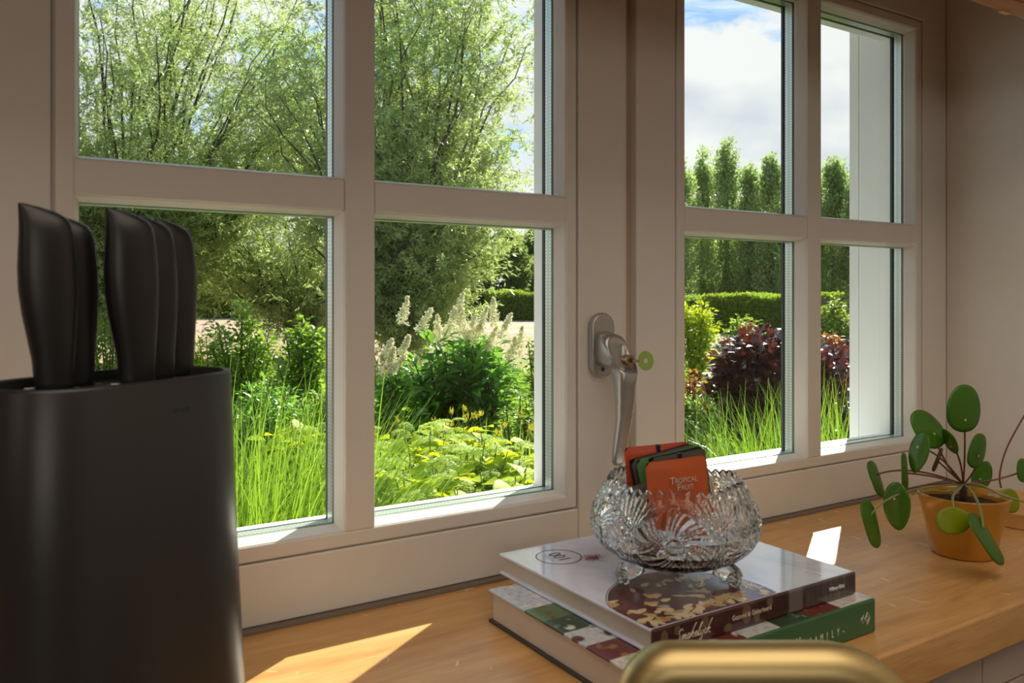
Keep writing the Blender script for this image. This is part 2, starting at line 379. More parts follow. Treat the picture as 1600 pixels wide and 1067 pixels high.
# ================================================================== oak sill
def oak(name, flecks=True):
    m, t, out = new_mat(name)
    tc = t.n('ShaderNodeTexCoord').outputs['Object']
    bnd = t.noise(t.mapping(tc, (1.1, 9, 9)), 1.6, 3, .5, .4)
    wob = t.noise(t.mapping(tc, (2.2, 16, 16)), 3, 4, .6, 1.2)
    fib = t.noise(t.mapping(tc, (9, 420, 420)), 1.5, 3, .7)
    pores = t.ramp(t.noise(t.mapping(tc, (26, 700, 700)), 1.0, 2, .5), [(.30, 1.0), (.42, 0.0)])
    base = t.ramp(t.math('ADD', t.math('MULTIPLY', bnd, .5), t.math('MULTIPLY', wob, .5)),
                  [(.34, (.50, .245, .080)), (.48, (.64, .345, .120)), (.62, (.76, .44, .175)), (.75, (.68, .375, .135))])
    c = t.mix(t.math('MULTIPLY', fib, .35), base, (.36, .17, .05))
    c = t.mix(t.math('MULTIPLY', pores, .35), c, (.26, .12, .035))
    if flecks:
        v = t.n('ShaderNodeTexVoronoi', feature='F1')
        wv = t.n('ShaderNodeTexNoise'); t.l(tc, wv.inputs['Vector']); wv.inputs['Scale'].default_value = 42; wv.inputs['Detail'].default_value = 1
        warp = t.mix(.03, tc, wv.outputs['Color'], 'ADD')
        t.l(t.mapping(warp, (74, 19, 1), rot=(0, 0, .12)), v.inputs['Vector']); v.inputs['Scale'].default_value = 1.0
        ln = t.ramp(v.outputs['Distance'], [(.10, 1.0), (.17, 0.0)])
        sc_ = t.n('ShaderNodeSeparateColor'); t.l(v.outputs['Color'], sc_.inputs[0])
        gate = t.math('GREATER_THAN', sc_.outputs[0], .42)
        gate2 = t.ramp(t.noise(t.mapping(tc, (2.5, 5, 5), (1.3, .2, 0)), 2.2, 2), [(.40, .18), (.54, 1.0)])
        sz = t.n('ShaderNodeSeparateXYZ'); t.l(tc, sz.inputs[0]); topf = t.math('GREATER_THAN', sz.outputs[2], -.0012)
        c = t.mix(t.math('MULTIPLY', t.math('MULTIPLY', t.math('MULTIPLY', ln, gate), topf), t.math('MULTIPLY', gate2, .75)), c, (.95, .72, .42))
    ro = t.ramp(bnd, [(.3, .30), (.7, .42)])
    pbsdf(t, out, c, ro, spec=.4, coat=.18, bump=fib, bstr=.06, bdist=.0006, crough=.22); return m
m_oak = oak('lacquered_oak')
sill = MB().box(XL + .01, XR - .0005, -.357, -.0001, -.0435, 0).build('window_sill', m_oak, bevel=.0035, seg=3)
tag(sill, 'thick lacquered oak sill board running under the window', 'sill')
# kitchen worktop below (under the tap)
wt = MB().box(XL + .01, XR - .001, -1.0, -.3395, -.24, -.20).build('worktop', simple('worktop_stone', (.12, .11, .10), .35, vary=.2, scale=120), bevel=.003)
tag(wt, 'dark stone worktop under the brass tap', 'worktop')
# wall cabinet edge at top right, extended unseen over the window to shade the frame
rail = empty('wall_cabinet', (0, 0, 0)); tag(rail, 'orange wooden wall cabinet, its lower edge in the top right corner, unseen rest extended to shade the window frame', 'cabinet')
m_pine = oak('orange_wood', False)
for nd in m_pine.node_tree.nodes:
    if nd.type == 'VALTORGB' and len(nd.color_ramp.elements) == 4:
        for e, c_ in zip(nd.color_ramp.elements, ((.34, .11, .015), (.42, .15, .022), (.50, .2, .035), (.44, .16, .025))): e.color = (*c_, 1)
MB().box(-1.2, XR - .002, -.3125, -.2845, .6605, .69).build('lower_edge', m_pine, rail, bevel=.002)
MB().box(-1.2, XR - .002, -.3115, -.2855, .69, 1.3).build('front', m_pine, rail, bevel=.001)  # unseen front run up and along the window to shade the frame top
MB().box(-1.2, XR - .002, -.2855, -.001, 1.0, 1.02).build('cabinet_shade_board', m_pine, rail, bevel=.001)  # unseen board added behind the front, part of the same shade
for k in range(4):
    MB().box(-1.2, XR - .002, -.3165 - .0028 * k, -.3130 - .0028 * k, .662 + .003 * k, .72).build('reed', m_pine, rail, bevel=.001)
MB().box(1.012, 1.030, -.290, -.2835, .6588, .6625).build('bracket', simple('pale_wood', (.6, .45, .22), .5), rail, bevel=.0006)
# eave of the house outside, shading all but the foot of the window
ev = MB().box(-6, 9, .12, 1.58, 1.85, 1.98).box(-6, 9, 1.56, 1.60, 1.845, 2.0).build('roof_overhang', m_outer); tag(ev, 'eave of the house above the window', kind='structure')

# ================================================================== knife block and knives
m_blk = simple('black_plastic', (.012, .0115, .012), .36, spec=.5, vary=.1, scale=900, bstr=.12)
m_blk_body = simple('satin_black_block', (.020, .0195, .020), .34, spec=.6, vary=.05, scale=900, bstr=.15)
KC = Vector((.0655, -.2285)); KA = R(36); kdx = Vector((math.cos(KA), math.sin(KA))); kdy = Vector((-math.sin(KA), math.cos(KA)))
def block_loop(z, a, b, n=64, pw=.62):
    out = []
    for k in range(n):
        th = 2 * math.pi * k / n; c_, s_ = math.cos(th), math.sin(th)
        u = a * math.copysign(abs(c_) ** pw, c_); v = b * math.copysign(abs(s_) ** (pw + .18), s_)
        p = kdx * u + kdy * v; out.append((p.x, p.y, z))
    return out
kb = empty('knife_block', (KC.x, KC.y, 0)); tag(kb, 'tall oval black knife block standing on the oak sill at left', 'knife block')
KT = .2705
secs = [block_loop(0.0, .092, .054), block_loop(.002, .0935, .0555), block_loop(.06, .0915, .0535), block_loop(.16, .0865, .0495), block_loop(KT - .002, .0822, .0465), block_loop(KT, .0814, .0458),
        block_loop(KT, .0796, .0440), block_loop(KT - .002, .0790, .0434), block_loop(KT - .0068, .0788, .0432)]
b_ = MB(); loft(b_, secs); b_.f.pop(); b_.m.pop(); b_.build('block_body', m_blk_body, kb, smooth=True)
loft(MB(), [block_loop(KT - .012, .0787, .0431), block_loop(KT - .0066, .0787, .0431)]).build('slotted_top', simple('block_lid', (.045, .047, .055), .14, vary=.05, scale=700, bstr=.05), kb)
def handle_mesh():
    """knife handle profile: (height, left, right, half thickness)"""
    prof = [(0.0, -.0090, .0124, .0072), (.004, -.0092, .0126, .0075), (.018, -.0104, .0130, .0080), (.032, -.0130, .0138, .0088), (.046, -.0157, .0146, .0094),
            (.060, -.0175, .0150, .0098), (.074, -.0180, .0146, .0096), (.086, -.0176, .0136, .0092), (.096, -.0172, .0125, .0085), (.1015, -.0172, .0113, .0075), (.1055, -.0173, .0086, .0060), (.1085, -.0174, .0030, .0045), (.1108, -.0175, -.0045, .0034), (.1125, -.0175, -.0118, .0022), (.1130, -.0172, -.0150, .0010)]
    mb = MB(); secs = []
    for h, l, r_, th in prof:
        c = (l + r_) / 2; secs.append(oval((c, 0, h), (1, 0, 0), (0, 1, 0), (r_ - l) / 2, th, 20, .8))
    loft(mb, secs); return mb
hm = handle_mesh(); me0 = None
knives = [(.0315, -.2230, 5, 1.0, 0, 'leftmost of the black-handled knives in the block'),
          (.0452, -.2060, 8, .965, 1, 'black-handled knife second from the left, half hidden by its neighbour'),
          (.0785, -.2210, 12, 1.0, 0, 'black-handled knife in the middle with the widest visible handle'),
          (.0960, -.1925, 20, .99, 1, 'black-handled knife second from the right in the block'),
          (.1135, -.1700, 24, .99, 2, 'rightmost of the black-handled knives in the block')]
for i, (x, y, rz, sc_, sl, lab) in enumerate(knives):
    kn = empty('knife', (x, y, KT - .0066), R(rz)); tag(kn, lab, 'knife', 'black knives in the block'); kn.scale = (sc_,) * 3
    if i == 0: h_ = hm.build('handle', m_blk, kn, smooth=True); me0 = h_.data
    else: link_mesh('handle', me0, kn)
    MB().box(-.0145, .0125, -.0011, .0011, -.005, .0015).build('blade', simple('steel', (.5, .5, .5), .25, metal=1), kn, bevel=.0004)
    s_ = MB().box(-.019, .0155, -.0016, .0016, -.0003, .0003).build('slot', m_gasket, kb)
    q = Vector((x - KC.x, y - KC.y, KT - .0066 + .0002)); s_.location = q; s_.rotation_euler = (0, 0, R(rz))

# ================================================================== books
m_page = None
def pages(name, c0_, c1_):
    m, t, out = new_mat(name); tc = t.n('ShaderNodeTexCoord').outputs['Object']
    ln = t.noise(t.mapping(tc, (3, 3, 2600)), 1, 3, .7)
    n2 = t.noise(tc, 30, 2)
    c = t.mix(ln, c0_, c1_); c = t.mix(t.math('MULTIPLY', n2, .2), c, (.5, .36, .22))
    pbsdf(t, out, c, .8, bump=ln, bstr=.5, bdist=.0006); return m
m_pages1 = pages('pages_grey', (.46, .38, .30), (.80, .73, .64)); m_pages2 = pages('pages_cream', (.62, .50, .40), (.80, .70, .60))

# --- lower book: green spine, photo collage cover
B2 = (.4155, .7160, -.3215, -.1020, 0.0003, .0322)
def collage():
    m, t, out = new_mat('collage_cover'); tc = t.n('ShaderNodeTexCoord').outputs['Object']
    cell = .031
    sn = t.n('ShaderNodeVectorMath', operation='SNAP'); t.l(tc, sn.inputs[0]); sn.inputs[1].default_value = (cell * 1.35, cell, 1)
    wn = t.n('ShaderNodeTexWhiteNoise', noise_dimensions='3D'); t.l(sn.outputs[0], wn.inputs['Vector'])
    base = t.ramp(wn.outputs['Value'], [(0, (.03, .07, .04)), (.22, (.62, .64, .66)), (.40, (.10, .17, .06)), (.55, (.75, .70, .66)), (.70, (.16, .03, .03)), (.8, (.05, .12, .10)), (.92, (.6, .62, .7))], 'CONSTANT')
    wn2 = t.n('ShaderNodeTexWhiteNoise', noise_dimensions='4D'); t.l(sn.outputs[0], wn2.inputs['Vector']); wn2.inputs['W'].default_value = 3
    ac = t.ramp(wn2.outputs['Value'], [(0, (.70, .68, .64)), (.3, (.35, .16, .07)), (.5, (.55, .6, .35)), (.7, (.12, .03, .02)), (.85, (.8, .78, .75))], 'CONSTANT')
    v = t.n('ShaderNodeTexVoronoi'); t.l(tc, v.inputs['Vector']); v.inputs['Scale'].default_value = 60
    blob = t.ramp(v.outputs['Distance'], [(.28, 1.0), (.42, 0.0)])
    g1 = t.ramp(t.noise(tc, 45, 3), [(.45, 0.0), (.52, 1.0)])
    c = t.mix(t.math('MULTIPLY', blob, g1), base, ac)
    c = t.mix(t.ramp(t.noise(tc, 160, 4, .7), [(.45, 0.0), (.65, .35)]), c, (.10, .09, .05))
    pbsdf(t, out, c, .18, spec=.5); return m
m_green = simple('green_spine', (.042, .135, .052), .45, vary=.08, scale=60)
m_darkcloth = simple('dark_board', (.05, .042, .035), .6)
bk2 = empty('book', (B2[0], B2[2], 0)); tag(bk2, 'lower cookbook with green spine and photo collage cover under the white book', 'book', 'cookbooks stacked on the sill')
W2, D2, H2 = B2[1] - B2[0], B2[3] - B2[2], B2[5]
MB().box(0, W2, .003, D2, H2 - .0028, H2).build('front_cover', collage(), bk2, bevel=.0008)
MB().box(0, W2, .003, D2, .0003, .0031).build('back_cover', m_darkcloth, bk2, bevel=.0008)
MB().box(.0035, W2 - .0035, .003, D2 - .0035, .0031, H2 - .0028).build('page_block', m_pages2, bk2)
MB().box(0, W2, -.0003, .0034, .0003, H2).build('spine', m_green, bk2, bevel=.0022, seg=3)
m_cream = simple('cream_print', (.80, .74, .60), .6)
SPM = lambda x, z, y=-.0006: frame_M((x, y, z), (1, 0, 0), (0, 0, 1))
for ch, X in (('A', .573), ('O', .588), ('V', .603)):
    text_mesh('spine_letter', ch, .0150, SPM(X - B2[0], .0135), m_cream, bk2, xs=.62, bold=.0002)
for i, ch in enumerate('FAMILY-'):
    text_mesh('spine_letter', ch, .0095, SPM(.6195 + i * .0078 - B2[0], .0120), m_cream, bk2, xs=.62)
lg = MB()
for s1, wd in ((.0042, .0006), (.0022, .0005)):
    for sx, sz in ((1, 1), (-1, 1), (1, -1), (-1, -1)):
        lg.tube([(.287 + s1 * sx, -.0005, .0160), (.287, -.0005, .0160 + s1 * 1.35 * sz)], wd * .5, 4)
for k in range(3):
    lg.tube([(.2815 - k * .0014, -.0005, .0205 - k * .001), (.2795 - k * .0014, -.0005, .0160), (.2815 - k * .0014, -.0005, .0115 + k * .001)], .0002, 4)
lg.build('publisher_mark', m_cream, bk2)

# --- upper book: white cover with printed chocolate plate
B1 = (.4480, .7100, -.3045, -.0690); Z1 = .0324; H1 = .0212
def white_cover():
    m, t, out = new_mat('glossy_white_cover'); tc = t.n('ShaderNodeTexCoord').outputs['Object']
    n1 = t.noise(t.mapping(tc, (14, 5, 5)), 1.2, 4, .6, .8)
    c = t.ramp(n1, [(.40, (.66, .69, .84)), (.56, (.75, .78, .94)), (.72, (.58, .62, .76))])
    sp = t.n('ShaderNodeSeparateXYZ'); t.l(tc, sp.inputs[0])
    grey = t.ramp(sp.outputs[0], [(.12, 0.0), (.22, .75)])
    c = t.mix(grey, c, t.ramp(n1, [(.4, (.42, .48, .56)), (.6, (.58, .65, .76))]))
    pbsdf(t, out, c, .12, spec=.5, coat=.6, crough=.06); return m
def choc(name):
    m, t, out = new_mat(name); tc = t.n('ShaderNodeTexCoord').outputs['Object']
    n1 = t.noise(tc, 26, 4, .6, .5)
    c = t.ramp(n1, [(.35, (.035, .010, .010)), (.52, (.085, .020, .017)), (.68, (.16, .045, .035))])
    pbsdf(t, out, c, .2, spec=.35, coat=.2, crough=.06); return m
m_wc, m_choc = white_cover(), choc('chocolate_print')
bk1 = empty('book', (B1[0], B1[2], Z1)); tag(bk1, 'upper white cookbook with brown almond print lying under the crystal bowl', 'book', 'cookbooks stacked on the sill')
W1, D1 = B1[1] - B1[0], B1[3] - B1[2]
MB().box(0, W1, .0025, D1, H1 - .0026, H1).build('front_cover', m_wc, bk1, bevel=.0007)
MB().box(0, W1, .0025, D1, .0002, .0028).build('back_cover', m_wc, bk1, bevel=.0007)
MB().box(.004, W1 - .0035, .003, D1 - .004, .0028, H1 - .0026).build('page_block', m_pages1, bk1)
def spine_mat():
    m, t, out = new_mat('dark_spine_print'); tc = t.n('ShaderNodeTexCoord').outputs['Object']; sp = t.n('ShaderNodeSeparateXYZ'); t.l(tc, sp.inputs[0])
    n1 = t.noise(tc, 30, 3, .6)
    red = t.ramp(n1, [(.35, (.030, .008, .008)), (.6, (.085, .020, .016)), (.75, (.12, .035, .022))])
    wood = t.ramp(t.noise(t.mapping(tc, (160, 10, 30)), 1, 3), [(.35, (.045, .032, .028)), (.6, (.10, .078, .07)), (.75, (.15, .13, .12))])
    x = t.math('ADD', sp.outputs[0], t.math('MULTIPLY', n1, .006))
    c = t.mix(t.ramp(t.math('MULTIPLY', x, 3.0), [(.495, 0.0), (.50, 1.0)]), red, wood)
    c = t.mix(t.math('MULTIPLY', t.ramp(t.math('MULTIPLY', x, 3.0), [(.497, 0.0), (.502, 1.0), (.55, 1.0), (.562, 0.0)]), .8), c, (.17, .14, .14))
    c = t.mix(t.ramp(t.math('MULTIPLY', x, 3.0), [(.742, 0.0), (.745, .8)]), c, (.075, .05, .05))
    pbsdf(t, out, c, .15, coat=.5, crough=.08); return m
MB().box(-.0002, W1 + .0002, -.0004, .0034, .0002, H1 + .0002).build('spine', spine_mat(), bk1, bevel=.0026, seg=3)
def disc_pts(cx, cy, r, n=72): return [(cx + r * math.cos(2 * math.pi * k / n), cy + r * math.sin(2 * math.pi * k / n)) for k in range(n)]
def clip_rect(pts, x0, x1, y0, y1): return [(min(max(x, x0), x1), min(max(y, y0), y1)) for x, y in pts]
def flat(mb, pts, z, mi=0):
    n = len(pts); return mb.add([(x, y, z) for x, y in pts], [tuple(range(n))], mi)
# printed plate of chocolate and almonds
pl_c = (.525 - B1[0] - .001, -.280 - B1[2] + .001)
pm = MB(); flat(pm, clip_rect(disc_pts(*pl_c, .0790), .0006, W1, .0034, D1), H1 + .00015); pm.build('chocolate_print', m_choc, bk1, recalc=False)
def ringflat(mb, cx, cy, r, w, z, a0=0, a1=360, n=72, clipx=.0006, clipy=.0034):
    vs = []; 
    for k in range(n + 1):
        a = R(a0 + (a1 - a0) * k / n)
        for q in (r, r + w): vs.append((max(cx + q * math.cos(a), clipx), max(cy + q * math.sin(a), clipy), z))
    return mb.add(vs, [(2 * k, 2 * k + 1, 2 * k + 3, 2 * k + 2) for k in range(n)])
m_ink = simple('dark_ink', (.10, .055, .075), .2); m_ringgrey = simple('pale_ring_print', (.50, .48, .52), .2)
rm = MB(); ringflat(rm, *pl_c, .0800, .0008, H1 + .0002, 60, 250); rm.build('plate_outline', m_ink, bk1, recalc=False)
# almonds printed on the plate
alm = MB(); ra = random.Random(5)
m_alm = [simple('almond_%s' % n_, c_, .25, vary=.2, scale=200) for n_, c_ in (('pale', (.62, .50, .30)), ('gold', (.50, .34, .14)), ('toast', (.42, .17, .05)), ('grey', (.36, .31, .24)))]
for k in range(135):
    a = ra.uniform(0, 2 * math.pi); q = .077 * math.sqrt(ra.uniform(0, 1))
    cx, cy = pl_c[0] + q * math.cos(a), pl_c[1] + q * math.sin(a)
    if k < 46: cx = ra.uniform(.004, .125); cy = ra.uniform(.008, .024)
    if cx < .004 or cy < .007: continue
    if math.hypot(cx - pl_c[0], cy - pl_c[1]) > .077: continue
    rot = ra.uniform(0, math.pi); L, Wd = ra.uniform(.0046, .0080), ra.uniform(.0020, .0040)
    pts = []
    for j in range(12):
        b = 2 * math.pi * j / 12; x_ = L * math.cos(b); y_ = Wd * math.sin(b) * (1 - .35 * math.cos(b))
        pts.append((cx + x_ * math.cos(rot) - y_ * math.sin(rot), cy + x_ * math.sin(rot) + y_ * math.cos(rot)))
    flat(alm, clip_rect(pts, .001, W1, .0035, D1), H1 + .00022 + k * .0000012, ra.choice((0, 0, 0, 1, 1, 2, 3)))
o = alm.build('almond_print', m_alm, bk1, recalc=False); o['kind'] = 'stuff'
# pale almonds running over the spine
alm = MB()
for cx, cz, L, Wd in ((.108, .0125, .0055, .0088), (.121, .0085, .004, .006), (.138, .017, .004, .004), (.012, .013, .004, .006), (.026, .016, .0035, .004), (.058, .016, .004, .005), (.085, .005, .005, .004)):
    n = 14; alm.add([(cx + L * math.cos(2 * math.pi * j / n), -.00055, min(max(cz + Wd * math.sin(2 * math.pi * j / n), .002), H1 - .001)) for j in range(n)], [tuple(range(n))])
alm.build('spine_almond_print', simple('almond_dull', (.16, .105, .06), .3), bk1, recalc=False)['kind'] = 'stuff'
# round badge with the number, bowl ring and spice powder
bc = (.4935 - B1[0], -.112 - B1[2]); br = MB(); ringflat(br, *bc, .0225, .0015, H1 + .0002); br.build('badge_ring', m_ink, bk1, recalc=False)
o = text_mesh('badge_number', '100', .0210, frame_M((bc[0] + .002, bc[1], H1 + .0002), (0, 1, 0), (-1, 0, 0)), m_ink, bk1, xs=.85)
br = MB()
for k, (dx, wd) in enumerate(((.0125, .011), (-.0095, .013), (-.0130, .009))):
    flat(br, [(bc[0] + dx, bc[1] - wd), (bc[0] + dx + .0010, bc[1] - wd), (bc[0] + dx + .0010, bc[1] + wd), (bc[0] + dx, bc[1] + wd)], H1 + .0002)
br.build('badge_lines', simple('grey_ink', (.42, .40, .44), .3), bk1, recalc=False)['kind'] = 'stuff'
sc2 = (.522 - B1[0], -.1335 - B1[2]); br = MB(); ringflat(br, *sc2, .030, .0005, H1 + .00018); ringflat(br, .528 - B1[0], -.10 - B1[2], .018, .0004, H1 + .00018); br.build('glass_outline_print', m_ringgrey, bk1, recalc=False)
pw = MB()
for k in range(300):
    a = ra.uniform(0, 2 * math.pi); q = abs(ra.gauss(0, .0095)); s_ = ra.uniform(.0005, .0016) * (1.4 if q < .006 else .8)
    cx, cy = sc2[0] + q * math.cos(a), sc2[1] + q * .8 * math.sin(a)
    pw.add([(cx + s_ * math.cos(j * 2.1 + a), cy + s_ * math.sin(j * 2.1 + a), H1 + .00024 + k * .0000015) for j in range(3)], [(0, 1, 2)])
o = pw.build('spice_print', simple('spice_red', (.30, .07, .055), .4), bk1, recalc=False); o['kind'] = 'stuff'
# lettering in white at the right of the plate
m_whiteprint = simple('white_print', (.90, .90, .93), .2)
text_mesh('cover_lettering', 'Gezond', .0105, frame_M((.597 - B1[0], -.285 - B1[2] + .016, H1 + .00025), (0, -1, 0), (1, 0, 0)), m_whiteprint, bk1, bold=.00015)
br = MB()
def cat(pts, n=8):
    out = []
    for i in range(len(pts) - 1):
        p0, p1, p2, p3 = pts[max(i - 1, 0)], pts[i], pts[i + 1], pts[min(i + 2, len(pts) - 1)]
        for k in range(n):
            u = k / n; out.append(tuple(.5 * ((2 * b) + (-a + c) * u + (2 * a - 5 * b + 4 * c - d) * u * u + (-a + 3 * b - 3 * c + d) * u ** 3) for a, b, c, d in zip(p0, p1, p2, p3)))
    out.append(tuple(pts[-1])); return out
for pts in ([(.128, .050), (.139, .044), (.142, .034), (.138, .026)], [(.105, .052), (.116, .060), (.118, .068)], [(.222, .030), (.226, .018), (.225, .011)]):
    br.tube([(x, y, H1 + .0003) for x, y in cat(pts)], .0008, 4, flat=.3, up=Vector((0, 0, 1)))
br.build('cover_swirl', m_whiteprint, bk1)['kind'] = 'stuff'
# script title on the spine
strokes = {
 'S': (1.25, [[(1.15, 1.75), (1.0, 2.05), (.6, 1.95), (.45, 1.5), (.7, 1.05), (.85, .5), (.55, .02), (.1, .08), (0, .35)]]),
 'm': (1.15, [[(0, .1), (.12, .9), (.15, .05)], [(.15, .3), (.35, .9), (.5, .85), (.5, .05)], [(.5, .3), (.72, .9), (.88, .8), (.88, .1), (1.1, .2)]]),
 'a': (.75, [[(.6, .8), (.3, .95), (.05, .5), (.15, .02), (.45, .2), (.6, .8), (.55, .1), (.75, .15)]]),
 'k': (.85, [[(-.02, 0), (.2, 1.2), (.55, 2.4), (.75, 2.5)], [(.1, .5), (.5, .95), (.55, .75), (.25, .55), (.55, .05), (.8, .1)]]),
 'e': (.62, [[(.1, .45), (.45, .6), (.42, .92), (.15, .85), (.05, .35), (.25, .02), (.6, .25)]]),
 'l': (.5, [[(0, .1), (.35, 1.6), (.55, 2.3), (.35, 2.2), (.15, 1.0), (.2, .05), (.5, .2)]]),
 'i': (.35, [[(.1, .9), (.12, .1), (.35, .2)], [(.2, 1.3), (.22, 1.36)]]),
 'j': (.45, [[(.2, .9), (.2, -.3), (.0, -.9), (-.2, -.7)], [(.3, 1.3), (.32, 1.36)]]),
 'c': (.6, [[(.5, .8), (.2, .92), (.05, .4), (.25, .03), (.55, .2)]])}
sm = MB(); x = 0; SX, SZ = .0058, .0040
for ch in 'Smakelijck':
    wd, st = strokes[ch]
    for s_ in st:
        pts = [(.0235 + (x + px_ + .30 * pz_) * SX * .88, -.0007, .0066 + pz_ * SZ * 1.1) for px_, pz_ in cat(s_, 6)]
        sm.tube(pts, .00034, 5)
    x += wd + .05
sm.build('spine_title', m_cream, bk1)
text_mesh('spine_subtitle', 'Gezond & Gevarieerd', .0062, SPM(.563 - B1[0], .0118), m_cream, bk1, xs=.83, space=1.08, extrude=.0001)
text_mesh('spine_author', 'Willemy Klück', .0048, SPM(.680 - B1[0], .0118), m_whiteprint, bk1, xs=.80, bold=.0001, extrude=.0001)

# ================================================================== crystal bowl
def crystal():
    m, t, out = new_mat('cut_crystal')
    gl = t.n('ShaderNodeBsdfGlass'); gl.inputs['IOR'].default_value = 1.52; gl.inputs['Roughness'].default_value = 0.0
    gl.inputs['Color'].default_value = (.985, .99, .985, 1)
    t.l(gl.outputs[0], out.inputs[0]); return m
m_cry = crystal()
BC = Vector((.556, -.2155)); BZ = Z1 + H1
bowl = empty('crystal_bowl', (BC.x, BC.y, BZ)); tag(bowl, 'cut crystal bowl on scroll feet with sawtooth rim holding tea sachets', 'bowl')
th0 = math.atan2(-.8 - BC.y, -BC.x)          # a medallion looks at the camera
outp = [(.0155, .030), (.0165, .044), (.0195, .054), (.0260, .0655), (.0360, .0755), (.0470, .0805), (.0560, .0810), (.0660, .0790), (.0760, .0745), (.0850, .0690), (.0925, .0650)]
def rad_out(z):
    for (z0, r0), (z1, r1) in zip(outp, outp[1:]):
        if z <= z1:
            u = (z - z0) / (z1 - z0); return r0 + (r1 - r0) * u
    return outp[-1][1]
zs_c = cat([(a, b) for a, b in outp], 8)
NT_ = 540; vs = []; fs = []
def vcut(d, w_, depth): return depth * max(0.0, 1 - abs(d) / w_)
def cut(th, z):
    g = 0; A = (th - th0) % (2 * math.pi); k = round(A / (math.pi / 3)); a = A - k * math.pi / 3
    u = a * .080; v = (z - .0495) * 1.12; rho = math.hypot(u, v); phi = math.atan2(v, u)
    if rho < .0365:
        if rho > .0085:
            sw = phi + 18 * rho
            ph = (sw * 7 / (2 * math.pi)) % 1.0                      # seven blades
            sub = (ph * 5) % 1.0
            if ph < .62: g = max(g, .0014 * max(0, 1 - abs(sub - .5) * 2.6) * min(1, (rho - .0085) / .008) * min(1, (.0365 - rho) / .006 + .2))
            else: g = max(g, .0012 * (1 - abs((ph - .81) / .19)))
        elif rho > .0068: g = .0012
    g = max(g, vcut(rho - .0378, .0022, .0019))
    # chevron cuts falling from above each medallion
    zc = .0860 - abs(a) * .080 * .62
    g = max(g, vcut(z - zc, .0030, .0022))
    # fans between the medallions, opening upward and downward
    b_ = abs(a) - math.pi / 6; uu = b_ * .075
    for zc_, sgn in ((.050, 1), (.050, -1)):
        dv = (z - zc_) * sgn
        if dv > .002 and rho > .039:
            an = math.atan2(uu, dv); rr2 = math.hypot(uu, dv)
            if abs(an) < .62 and rr2 < .040: g = max(g, .0013 * max(0, 1 - abs(((an + .62) / .155) % 1.0 - .5) * 2.8) * min(1, rr2 / .006))
    if z > .087: g = max(g, .0012 * (1 - abs(((A / (2 * math.pi)) * 40) % 1 - .5) * 2))
    if z < .024: g = max(g, .0016 * (1 - abs(((A / (2 * math.pi)) * 24) % 1 - .5) * 2))
    return g
def rim(th):
    A = (th - th0) % (2 * math.pi); sc_ = math.cos(A * 6) * .0016
    tt = (A / (2 * math.pi) * 40) % 1.0; return sc_ + .0046 * (1 - abs(tt - .5) * 2) - .0023
prof_o = zs_c
prof_i = [(.0925, .0605), (.085, .0640), (.075, .0690), (.062, .0735), (.050, .0745), (.038, .0700), (.030, .0610), (.0255, .048), (.0240, .030), (.0238, .012), (.0238, .0008)]
allp = [(.0150, .0008, 0), (.0150, .020, 0)] + [(z, r_, 1) for z, r_ in prof_o] + [(z, r_, 2) for z, r_ in prof_i]
top = .0925
for z, r_, kd in allp:
    for k in range(NT_):
        th = 2 * math.pi * k / NT_
        zz = z; rr2 = r_
        if kd == 1: rr2 = r_ - cut(th, z) * (1.0 if z > .0165 else .3)
        if z > .080 and kd: zz = z + rim(th) * (z - .080) / (top - .080)
        vs.append((rr2 * math.cos(th), rr2 * math.sin(th), zz))
n_ = len(allp)
fs = [(i * NT_ + k, i * NT_ + (k + 1) % NT_, (i + 1) * NT_ + (k + 1) % NT_, (i + 1) * NT_ + k) for i in range(n_ - 1) for k in range(NT_)]
me = fast_mesh('bowl_body', np.array(vs), np.array(fs), m_cry)
bo = link_mesh('bowl_body', me, bowl)
me.polygons.foreach_set('use_smooth', [False] * len(me.polygons))
bmm = bmesh.new(); bmm.from_mesh(me); bmesh.ops.remove_doubles(bmm, verts=bmm.verts, dist=1e-6)
for lp in (0, n_ - 1): pass
bmesh.ops.holes_fill(bmm, edges=[e for e in bmm.edges if e.is_boundary], sides=0); bmesh.ops.recalc_face_normals(bmm, faces=bmm.faces); bmm.to_mesh(me); bmm.free()
fm = MB()
fm.tube([(.044, 0, .0175), (.052, 0, .013), (.0595, 0, .0095), (.0625, 0, .0065)], [.011, .0095, .008, .0055], 16)
fm.tube([(.0590 + .0048 * math.cos(a), 0, .0062 + .0048 * math.sin(a)) for a in [k * math.pi / 9 - 1.2 for k in range(17)]], [.0014 + .0001 * k for k in range(17)], 8)
for s_ in (-1, 1): fm.tube([(.0590 + .0035 * math.cos(a), s_ * .0042, .0055 + .0035 * math.sin(a)) for a in [k * math.pi / 7 for k in range(13)]], .0017, 8)
fmesh = None
for j, an in enumerate((-65.8, 173.8, 54.0)):
    if fmesh is None: o = fm.build('foot', m_cry, bowl, smooth=True); fmesh = o.data
    else: o = link_mesh('foot', fmesh, bowl)
    o.rotation_euler = (0, 0, R(an))

